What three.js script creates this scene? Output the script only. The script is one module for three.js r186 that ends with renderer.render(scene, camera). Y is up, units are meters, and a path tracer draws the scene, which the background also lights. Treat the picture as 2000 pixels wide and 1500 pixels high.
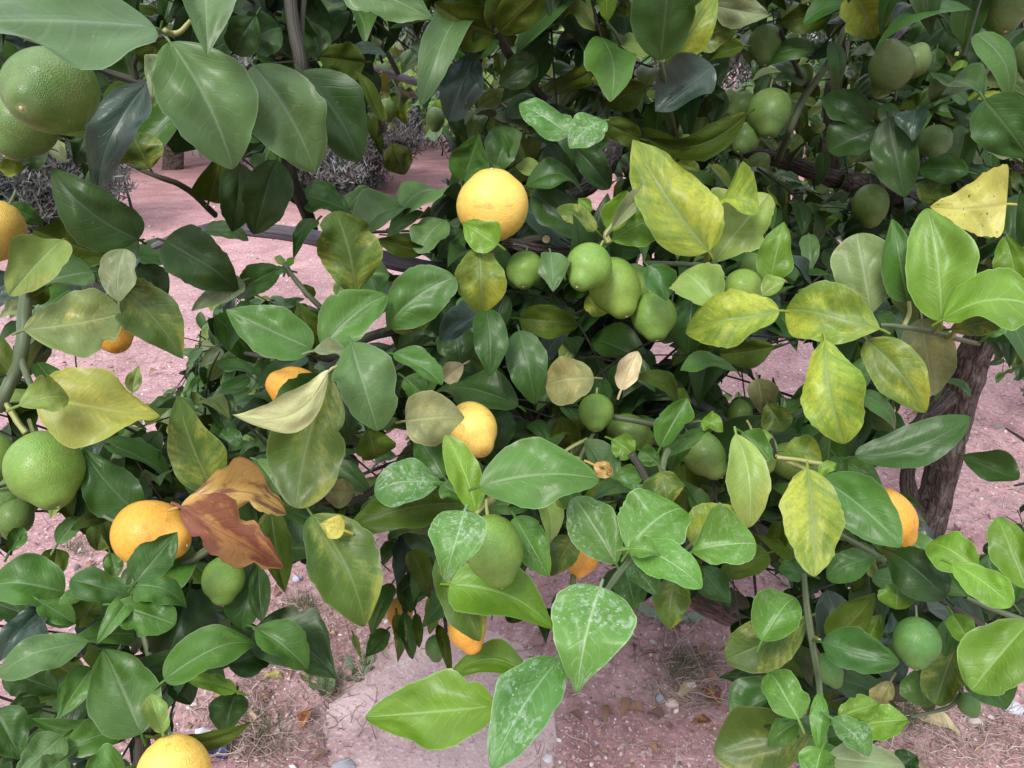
import * as THREE from 'three';
import { mergeGeometries, mergeVertices } from 'three/addons/utils/BufferGeometryUtils.js';

// ---------------------------------------------------------------- camera, sky, sun, exposure
const V3 = THREE.Vector3;
const scene = new THREE.Scene();
const EYE = new V3(0, 1.45, 0), PITCH = 23.3 * Math.PI / 180, FPX = 1511;
const camera = new THREE.PerspectiveCamera(2 * Math.atan(750 / FPX) * 180 / Math.PI, 4 / 3, 0.05, 400);
camera.position.copy(EYE);
camera.rotation.set(-PITCH, 0, 0);
const renderer = new THREE.WebGLRenderer({ antialias: true });
renderer.toneMapping = THREE.LinearToneMapping;
renderer.toneMappingExposure = 2.5;
renderer.shadowMap.enabled = true;

function makeSky() {                       // an overcast sky: brightest overhead, cool, with soft cloud
  const w = 256, h = 128, data = new Float32Array(w * h * 4);
  for (let j = 0; j < h; j++) for (let i = 0; i < w; i++) {
    const el = ((j + 0.5) / h - 0.5) * Math.PI, az = i / w * Math.PI * 2, s = Math.max(0, Math.sin(el));
    const x = Math.cos(el) * Math.cos(az), y = Math.sin(el), z = Math.cos(el) * Math.sin(az);
    const cl = 0.9 + 0.1 * Math.sin(3.1 * x + 1.3 * Math.sin(4.0 * z + 1)) * Math.sin(2.7 * y + 3.3 * z);
    const l = el < 0 ? 0.2 : (0.34 + 0.72 * s) * cl;
    const o = (j * w + i) * 4;
    data[o] = l * 0.95; data[o + 1] = l * 0.99; data[o + 2] = l * 1.09; data[o + 3] = 1;
  }
  const t = new THREE.DataTexture(data, w, h, THREE.RGBAFormat, THREE.FloatType);
  t.mapping = THREE.EquirectangularReflectionMapping; t.magFilter = THREE.LinearFilter; t.needsUpdate = true;
  return t;
}
scene.background = makeSky();
scene.environment = scene.background;
const sun = new THREE.DirectionalLight(new THREE.Color(1, 0.96, 0.9), 1.4);
sun.position.set(-3, 9, 5.5); sun.target.position.set(0, 0.5, -1.5);
sun.castShadow = true; sun.shadow.radius = 30; sun.shadow.mapSize.set(2048, 2048);
Object.assign(sun.shadow.camera, { left: -5, right: 5, top: 5, bottom: -5, near: 1, far: 30 });
scene.add(sun, sun.target);

// ---------------------------------------------------------------- small tools
function rng(seed) { let a = seed >>> 0; return () => { a = (a + 0x6D2B79F5) | 0; let t = Math.imul(a ^ (a >>> 15), 1 | a); t = (t + Math.imul(t ^ (t >>> 7), 61 | t)) ^ t; return ((t ^ (t >>> 14)) >>> 0) / 4294967296; }; }
const R = rng(7), rr = (a, b) => a + (b - a) * R();
const clamp = (x, a = 0, b = 1) => Math.min(b, Math.max(a, x));
const sm = (a, b, x) => { const t = clamp((x - a) / (b - a)); return t * t * (3 - 2 * t); };
const mixc = (a, b, t) => [a[0] + (b[0] - a[0]) * t, a[1] + (b[1] - a[1]) * t, a[2] + (b[2] - a[2]) * t];
function hash(x, y, s) { let h = Math.imul(x, 374761393) + Math.imul(y, 668265263) + Math.imul(s, 974711) | 0; h = Math.imul(h ^ (h >>> 13), 1274126177); return ((h ^ (h >>> 16)) >>> 0) / 4294967296; }
function noise(x, y, s = 0, per = 0) {
  const xi = Math.floor(x), yi = Math.floor(y), fx = x - xi, fy = y - yi, u = fx * fx * (3 - 2 * fx), v = fy * fy * (3 - 2 * fy);
  const m = per ? (q) => ((q % per) + per) % per : (q) => q;
  const a = hash(m(xi), m(yi), s), b = hash(m(xi + 1), m(yi), s), c = hash(m(xi), m(yi + 1), s), d = hash(m(xi + 1), m(yi + 1), s);
  return a + (b - a) * u + (c - a) * v + (a - b - c + d) * u * v;
}
const fbm = (x, y, s = 0, o = 3, per = 0) => { let t = 0, a = 0.5, n = 0; for (let i = 0; i < o; i++) { t += a * noise(x, y, s + i * 17, per); n += a; a *= 0.5; x *= 2; y *= 2; per *= 2; } return t / n; };

const RIGHT = new V3(1, 0, 0), UPV = new V3(0, Math.cos(PITCH), -Math.sin(PITCH)), FWD = new V3(0, -Math.sin(PITCH), -Math.cos(PITCH)), Y = new V3(0, 1, 0);
const ray = (px, py) => new V3().addScaledVector(RIGHT, (px - 1000) / FPX).addScaledVector(UPV, (750 - py) / FPX).add(FWD);
const at = (px, py, d) => ray(px, py).multiplyScalar(d).add(EYE);                 // a photograph pixel at a distance in metres
const onGround = (px, py, h = 0) => { const r = ray(px, py); return r.clone().multiplyScalar((h - EYE.y) / r.y).add(EYE); };
const seen = (p) => { const q = p.clone().sub(EYE), d = q.dot(FWD); return [1000 + q.dot(RIGHT) / d * FPX, 750 - q.dot(UPV) / d * FPX, d]; };

const names = {};
function numbered(n) { const k = names[n] = (names[n] ?? -1) + 1; return k ? `${n}_${String(k).padStart(3, '0')}` : n; }
function thing(name, label, category, p = new V3(), group) {
  const g = new THREE.Group(); g.name = numbered(name); g.position.copy(p);
  g.userData = { label, category }; if (group) g.userData.group = group;
  scene.add(g); return g;
}
function part(name, geo, mat, parent, label) {
  const m = new THREE.Mesh(geo, mat); m.name = name; m.castShadow = m.receiveShadow = true; parent.add(m);
  if (label) m.userData.label = label; return m;
}
function dataTex(w, h, f, srgb = true, rep = false) {
  const d = new Uint8Array(w * h * 4), enc = (x) => { x = clamp(x); return 255 * (srgb ? (x <= 0.0031308 ? 12.92 * x : 1.055 * Math.pow(x, 1 / 2.4) - 0.055) : x); };
  for (let j = 0; j < h; j++) for (let i = 0; i < w; i++) {
    const c = f((i + 0.5) / w, (j + 0.5) / h), o = (j * w + i) * 4;
    d[o] = enc(c[0]); d[o + 1] = enc(c[1]); d[o + 2] = enc(c[2]); d[o + 3] = 255;
  }
  const t = new THREE.DataTexture(d, w, h, THREE.RGBAFormat, THREE.UnsignedByteType);
  t.magFilter = THREE.LinearFilter; t.minFilter = THREE.LinearMipmapLinearFilter; t.generateMipmaps = true;
  if (srgb) t.colorSpace = THREE.SRGBColorSpace;
  if (rep) t.wrapS = t.wrapT = THREE.RepeatWrapping;
  t.needsUpdate = true; return t;
}
// a bent, tapering round stem through points, relative to an origin
function tube(pts, radii, origin = new V3(), sides = 7, rough = 0, seed = 1) {
  const curve = new THREE.CatmullRomCurve3(pts, false, 'centripetal'), n = Math.max(3, (pts.length - 1) * (sides > 9 ? 10 : 5));
  const pos = [], uv = [], idx = []; let nrm = null, len = 0, last = null;
  for (let i = 0; i <= n; i++) {
    const t = i / n, p = curve.getPoint(t), tg = curve.getTangent(t), q = t * (radii.length - 1), k = Math.min(radii.length - 2, Math.floor(q));
    const r = radii[k] + (radii[k + 1] - radii[k]) * (q - k);
    if (!nrm) nrm = Math.abs(tg.y) > 0.8 ? new V3(1, 0, 0) : new V3(0, 1, 0);
    nrm.addScaledVector(tg, -nrm.dot(tg)).normalize();
    const bi = tg.clone().cross(nrm);
    if (last) len += p.distanceTo(last); last = p;
    for (let j = 0; j <= sides; j++) {
      const a = j / sides * Math.PI * 2, jj = j % sides, rr2 = r * (1 + rough * (noise(jj * 0.9 + 3, len / r * 0.55, seed) - 0.5) * 2 + rough * 0.5 * (noise(jj * 2.1, len / r * 1.7, seed + 5) - 0.5));
      const c = p.clone().addScaledVector(nrm, Math.cos(a) * rr2).addScaledVector(bi, Math.sin(a) * rr2).sub(origin);
      pos.push(c.x, c.y, c.z); uv.push(j / sides, len);
    }
  }
  const w = sides + 1;
  for (let i = 0; i < n; i++) for (let j = 0; j < sides; j++) { const a = i * w + j; idx.push(a, a + 1, a + w, a + 1, a + w + 1, a + w); }
  for (const e of [0, n]) {                                      // closed ends
    const c = curve.getPoint(e / n).sub(origin), k = pos.length / 3; pos.push(c.x, c.y, c.z); uv.push(0.5, e ? len : 0);
    for (let j = 0; j < sides; j++) { const a = e * w + j; e ? idx.push(k, a, a + 1) : idx.push(k, a + 1, a); }
  }
  const g = new THREE.BufferGeometry();
  g.setAttribute('position', new THREE.Float32BufferAttribute(pos, 3)); g.setAttribute('uv', new THREE.Float32BufferAttribute(uv, 2)); g.setIndex(idx); g.computeVertexNormals();
  return g;
}

// ---------------------------------------------------------------- leaf colours
// a: blade, y: second tone between the veins or in patches, amt: how much of it, v: veins; spk: pale dried spray drops; brown: dead patches
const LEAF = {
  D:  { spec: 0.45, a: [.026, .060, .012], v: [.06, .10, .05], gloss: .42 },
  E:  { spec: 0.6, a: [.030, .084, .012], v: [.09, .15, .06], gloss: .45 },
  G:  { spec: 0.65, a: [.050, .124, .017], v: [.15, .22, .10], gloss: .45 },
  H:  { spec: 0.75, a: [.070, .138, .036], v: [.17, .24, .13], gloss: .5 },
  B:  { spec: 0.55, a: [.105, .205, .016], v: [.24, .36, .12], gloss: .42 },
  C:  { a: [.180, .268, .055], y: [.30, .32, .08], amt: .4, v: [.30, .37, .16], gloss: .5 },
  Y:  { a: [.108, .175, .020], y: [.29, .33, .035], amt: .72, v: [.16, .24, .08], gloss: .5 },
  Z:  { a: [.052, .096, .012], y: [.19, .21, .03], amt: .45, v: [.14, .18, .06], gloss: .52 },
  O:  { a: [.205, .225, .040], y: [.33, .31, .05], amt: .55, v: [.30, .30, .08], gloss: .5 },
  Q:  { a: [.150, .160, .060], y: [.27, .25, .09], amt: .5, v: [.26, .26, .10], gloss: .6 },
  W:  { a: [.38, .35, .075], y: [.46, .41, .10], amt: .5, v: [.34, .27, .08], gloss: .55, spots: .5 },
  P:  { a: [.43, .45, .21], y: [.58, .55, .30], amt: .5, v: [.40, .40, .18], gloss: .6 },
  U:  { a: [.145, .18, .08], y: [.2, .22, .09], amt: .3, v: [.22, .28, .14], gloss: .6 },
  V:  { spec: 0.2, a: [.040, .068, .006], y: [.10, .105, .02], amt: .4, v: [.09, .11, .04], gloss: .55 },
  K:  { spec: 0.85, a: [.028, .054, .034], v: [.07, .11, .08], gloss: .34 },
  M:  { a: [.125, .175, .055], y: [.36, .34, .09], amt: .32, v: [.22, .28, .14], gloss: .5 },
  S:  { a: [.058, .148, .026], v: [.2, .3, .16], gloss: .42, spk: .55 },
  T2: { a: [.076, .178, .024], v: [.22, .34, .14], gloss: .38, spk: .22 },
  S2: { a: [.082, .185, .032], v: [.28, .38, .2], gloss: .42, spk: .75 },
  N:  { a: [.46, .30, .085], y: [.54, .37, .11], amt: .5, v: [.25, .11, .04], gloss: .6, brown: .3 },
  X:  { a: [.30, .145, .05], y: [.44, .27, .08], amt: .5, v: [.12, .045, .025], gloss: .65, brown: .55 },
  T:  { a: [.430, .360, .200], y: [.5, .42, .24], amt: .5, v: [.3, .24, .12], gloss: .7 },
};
const veinAt = (u, x, s) => {                 // 0..1: closeness to a side vein
  const ax = Math.abs(x), ph = (u * 1.06 - ax * 0.22 - ax * ax * 0.05) * 8 + (x > 0 ? 0.45 : 0) + (noise(u * 4, x * 2.5 + 9, s) - 0.5) * 1.1;
  const e = Math.abs(ph - Math.round(ph));
  return [Math.exp(-(e * e) / 0.004) * Math.pow(Math.max(0, 1 - ax), 0.35), e];
};
function leafTexture(k, seed) {
  const L = LEAF[k], r = rng(seed * 31 + 5), spots = [], dots = [];
  if (L.spk) for (let i = 0; i < 520 * L.spk; i++) { const u = r(), x = r() * 2 - 1; if (r() < sm(.42, .72, fbm(u * 3, x * 1.5, seed + 3, 3)) + .06) spots.push([u, x, 0.003 + 0.009 * r() * r(), 0.2 + 0.4 * r()]); }
  else for (let i = 0; i < 26; i++) spots.push([r(), r() * 2 - 1, 0.002 + 0.004 * r(), 0.35 * r()]);
  const nd = L.spots ? 26 : L.y ? 1 : r() < 0.6 ? 1 : 0;
  for (let i = 0; i < nd; i++) dots.push([r(), (r() * 2 - 1) * 0.85, 0.004 + 0.012 * r() * r()]);
  const w = 384, h = 192, grid = new Map(), key = (u, x) => Math.floor(u * 20) * 100 + Math.floor((x + 1) * 5);
  for (const s of spots) for (let a = -1; a <= 1; a++) for (let b = -1; b <= 1; b++) { const q = Math.floor(s[0] * 20 + a) * 100 + Math.floor((s[1] + 1) * 5 + b); (grid.get(q) ?? grid.set(q, []).get(q)).push(s); }
  return dataTex(w, h, (u, vv) => {
    const x = (vv - 0.5) * 2, ax = Math.abs(x), [vein, e] = veinAt(u, x, seed);
    const big = fbm(u * 3 + seed, x * 1.6, seed, 3), fine = fbm(u * 60, x * 26, seed + 9, 2);
    let c = L.a.map((q) => q * (0.68 + 0.5 * big + 0.14 * fine));
    if (L.y) {
      const ph = (u * 1.06 - ax * 0.22) * 8, streak = fbm(ph * 2.6 + (x > 0 ? 40 : 0), ax * 2.4, seed + 33, 3), tiny = fbm(u * 36, x * 15, seed + 55, 2);
      const p = fbm(u * 2.2 + 9, x * 1.2 + seed, seed + 21, 2) * 0.62 + streak * 0.30 + tiny * 0.16 - 0.04, between = sm(0.0, 0.3, e) * 0.2 + 0.8 * sm(0.0, 0.22 + 0.4 * big, ax);
      c = mixc(c, L.y.map((q) => q * (0.8 + 0.4 * fine)), clamp(sm(0.74 - L.amt * 0.6, 1.02 - L.amt * 0.45, p) * (0.25 + 0.75 * between)));
    }
    c = mixc(c, L.v, 0.26 * vein * sm(1, .3, ax) * (0.4 + 0.9 * big));
    c = mixc(c, L.v, 0.7 * Math.exp(-(ax * ax) / (0.0008 + 0.001 * (1 - u))));
    c = mixc(c, L.v.map((q) => q * 1.15), 0.45 * sm(0.95, 0.99, ax));
    if (L.brown) {
      const p = fbm(u * 5 + 2, x * 2.4, seed + 40, 4);
      c = mixc(c, [.17, .055, .035], 0.9 * sm(0.60 - L.brown * 0.35, 0.80 - L.brown * 0.33, p));
    }
    for (const s of grid.get(key(u, x)) ?? []) { const dd = Math.hypot(u - s[0], (x - s[1]) * 0.22) / s[2]; if (dd < 1) c = mixc(c, [.42, .5, .42], s[3] * sm(1, 0.5, dd)); }
    if (L.spk) c = mixc(c, [.40, .47, .40], L.spk * 0.5 * sm(0.48, 0.75, fbm(u * 22, x * 9, seed + 60, 3)) * sm(.4, .68, fbm(u * 3, x * 1.5, seed + 3, 3)));
    for (const s of dots) { const dd = Math.hypot(u - s[0], (x - s[1]) * 0.22) / s[2]; if (dd < 1.6) c = mixc(c, dd < 0.8 ? [.09, .045, .02] : [.26, .2, .05], sm(1.6, 0.9, dd)); }
    return c;
  });
}
const leafBump = [11, 12].map((s) => dataTex(384, 192, (u, vv) => {
  const x = (vv - 0.5) * 2, ax = Math.abs(x), [vein, e] = veinAt(u, x, s);
  const b = 0.5 - 0.16 * vein * sm(0, .3, ax) - 0.3 * Math.exp(-(ax * ax) / 0.003) + 0.10 * (fbm(u * 34, x * 15, s, 3) - 0.5) + 0.7 * (fbm(u * 5, x * 2.2, s + 4, 2) - 0.5);
  return [b, b, b];
}, false));
const leafMats = {};
function leafMat(k, i) {
  const id = k + (i % 2) + '_' + (i % 5);
  if (!leafMats[id]) {
    const tx = leafMats['t' + k + (i % 2)] ??= leafTexture(k, k.charCodeAt(0) + k.length * 7 + (i % 2) * 50), g = 0.86 + 0.07 * (i % 5);
    const m = new THREE.MeshPhysicalMaterial({ map: tx, bumpMap: leafBump[i % 2], bumpScale: 0.0011, roughness: LEAF[k].gloss, side: THREE.DoubleSide, clearcoat: 0.2 * (LEAF[k].spec ?? 0.6), clearcoatRoughness: 0.27, transmission: 0.16, thickness: 0, ior: 1.4, specularIntensity: LEAF[k].spec ?? 0.6 });
    m.color.setRGB(g * (0.95 + 0.04 * (i % 3)), g, g * (1.02 - 0.05 * (i % 2))); leafMats[id] = m;
  }
  return leafMats[id];
}

// ---------------------------------------------------------------- leaf shapes
const PROF = { e: [.60, .74], r: [.55, .5], l: [.85, 1.05], o: [.5, .95], b: [.8, .6], f: [.35, .8], w: [.14, .95] };   // elliptic, round, lance, egg, blunt, fan
function leafGeo(a, n, s, L, W, o, NT, NX, petiole) {
  const [pa, pb] = PROF[o.shape ?? 'e'], tm = pa / (pa + pb), norm = Math.pow(tm, pa) * Math.pow(1 - tm, pb), pos = [], uv = [], idx = [], ph = o.ph ?? 0, w = 2 * NX + 1;
  const mid = (t) => new V3().addScaledVector(a, L * t).addScaledVector(n, o.arch * L * 4 * t * (1 - t)).addScaledVector(s, o.bend * L * 4 * t * (1 - t)).addScaledVector(n, -(o.tipc ?? 0) * L * 1.6 * Math.max(0, t - 0.5) ** 2);
  for (let i = 0; i <= NT; i++) {
    const t0 = i / NT, t = 0.5 - 0.5 * Math.cos(Math.PI * (0.04 + 0.96 * t0)) * 1.0, tt = clamp((t - 0.0039) / 0.9961);
    const c = mid(tt), pr = Math.pow(tt, pa) * Math.pow(1 - tt, pb) / norm;
    for (let j = -NX; j <= NX; j++) {
      const x = j / NX, ax = Math.abs(x), sd = x > 0 ? 1 : -1;
      const cren = 1 + (o.cren ?? 0.02) * (noise(tt * 34, ph * 3 + sd, 9) - 0.5) * 2.2 * ax + 0.34 * (fbm(tt * 3.2 + ph * 5, sd * 3 + 7, 3, 2) - 0.5) * ax;
      let bite = 1; for (const [bt, bs, bd, bw] of o.bites ?? []) if (bs === sd) bite -= bd * Math.exp(-(((tt - bt) / bw) ** 2)) * ax;
      const hw = W / 2 * pr * cren * bite * (1 + 0.06 * sd * Math.sin(ph * 7));
      const lift = o.fold * hw * Math.pow(ax, 1.12) + o.wave * 0.10 * W * ax * ax * Math.sin(tt * 8.5 + ph + sd * 1.3) * Math.sin(Math.PI * tt) + (o.roll ?? 0) * hw * Math.pow(Math.max(0, x * (o.rs ?? 1)), 2.2) * Math.sin(Math.PI * clamp(tt * 1.2 - 0.1));
      const tw = (o.twist ?? 0) * (tt - 0.4), s2 = s.clone().multiplyScalar(Math.cos(tw)).addScaledVector(n, Math.sin(tw)), n2 = n.clone().multiplyScalar(Math.cos(tw)).addScaledVector(s, -Math.sin(tw));
      const buck = W * 0.34 * (fbm(tt * 3 + ph * 3, x * 1.1 + 5, 8, 2) - 0.5) * Math.min(1, ax * 2.5) * Math.sin(Math.PI * tt);
      const p = c.clone().addScaledVector(s2, x * hw * (1 - 0.25 * Math.min(1, Math.abs(o.fold) * 0.5))).addScaledVector(n2, lift + buck);
      pos.push(p.x, p.y, p.z); uv.push(tt, 0.5 + 0.5 * x);
    }
  }
  for (let i = 0; i < NT; i++) for (let j = 0; j < 2 * NX; j++) { const q = i * w + j; idx.push(q, q + w, q + 1, q + 1, q + w, q + w + 1); }
  if (petiole) {                                              // the leaf stalk, thicker than the midrib and bent back
    const k = pos.length / 3, rad = [0.0011, 0.0012, 0.0010, 0.0005], cs = [new V3().addScaledVector(a, -0.008).addScaledVector(n, -0.006), new V3().addScaledVector(a, -0.003).addScaledVector(n, -0.002), mid(0.02).addScaledVector(n, -0.0006), mid(0.3).addScaledVector(n, -0.0006)];
    for (let i = 0; i < 4; i++) for (let j = 0; j < 5; j++) { const an = j / 5 * 6.2832, p = cs[i].clone().addScaledVector(s, Math.cos(an) * rad[i]).addScaledVector(n, Math.sin(an) * rad[i]); pos.push(p.x, p.y, p.z); uv.push(0.1, 0.6); }
    for (let i = 0; i < 3; i++) for (let j = 0; j < 5; j++) { const q = k + i * 5 + j, q2 = k + i * 5 + (j + 1) % 5; idx.push(q, q2, q + 5, q2, q2 + 5, q + 5); }
  }
  const g = new THREE.BufferGeometry();
  g.setAttribute('position', new THREE.Float32BufferAttribute(pos, 3)); g.setAttribute('uv', new THREE.Float32BufferAttribute(uv, 2)); g.setIndex(idx); g.computeVertexNormals();
  return g;
}
const DS = 1.1;                                                // one scale for all distances in the tables below, which are in cm
let leafNo = 0;
// base x, y, tip x, y, width seen, distance, colour, upward tilt, sideways turn, arch, fold, bend, wave, outline
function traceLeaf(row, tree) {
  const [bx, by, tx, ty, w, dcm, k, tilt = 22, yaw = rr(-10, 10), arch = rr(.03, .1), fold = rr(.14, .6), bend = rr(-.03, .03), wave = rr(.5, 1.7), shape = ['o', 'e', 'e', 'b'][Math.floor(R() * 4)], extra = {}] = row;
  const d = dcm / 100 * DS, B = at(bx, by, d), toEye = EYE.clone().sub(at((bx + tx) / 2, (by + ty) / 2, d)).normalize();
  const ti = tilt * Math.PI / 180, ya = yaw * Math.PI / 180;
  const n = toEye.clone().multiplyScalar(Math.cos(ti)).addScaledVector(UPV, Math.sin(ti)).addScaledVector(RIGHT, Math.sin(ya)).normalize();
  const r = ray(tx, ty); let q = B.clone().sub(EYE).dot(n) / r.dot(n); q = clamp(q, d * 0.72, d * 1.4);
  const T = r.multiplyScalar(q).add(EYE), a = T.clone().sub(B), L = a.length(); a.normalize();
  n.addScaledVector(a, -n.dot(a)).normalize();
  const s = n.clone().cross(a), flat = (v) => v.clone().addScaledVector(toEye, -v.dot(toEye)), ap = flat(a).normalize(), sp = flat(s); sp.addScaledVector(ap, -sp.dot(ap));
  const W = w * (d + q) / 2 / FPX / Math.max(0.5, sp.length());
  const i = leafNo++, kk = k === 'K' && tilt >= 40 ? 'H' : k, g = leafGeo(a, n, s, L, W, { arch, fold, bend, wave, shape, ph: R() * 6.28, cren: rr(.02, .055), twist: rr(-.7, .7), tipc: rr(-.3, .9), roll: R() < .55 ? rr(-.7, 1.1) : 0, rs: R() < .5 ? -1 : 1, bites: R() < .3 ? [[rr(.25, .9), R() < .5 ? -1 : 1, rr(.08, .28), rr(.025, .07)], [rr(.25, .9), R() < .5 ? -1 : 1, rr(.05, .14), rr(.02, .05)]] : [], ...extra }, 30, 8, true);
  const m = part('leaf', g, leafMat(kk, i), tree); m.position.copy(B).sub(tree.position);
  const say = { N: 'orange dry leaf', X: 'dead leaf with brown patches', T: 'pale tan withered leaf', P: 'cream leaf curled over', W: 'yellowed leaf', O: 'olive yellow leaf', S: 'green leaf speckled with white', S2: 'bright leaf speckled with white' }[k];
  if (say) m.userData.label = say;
  return m;
}
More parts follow.
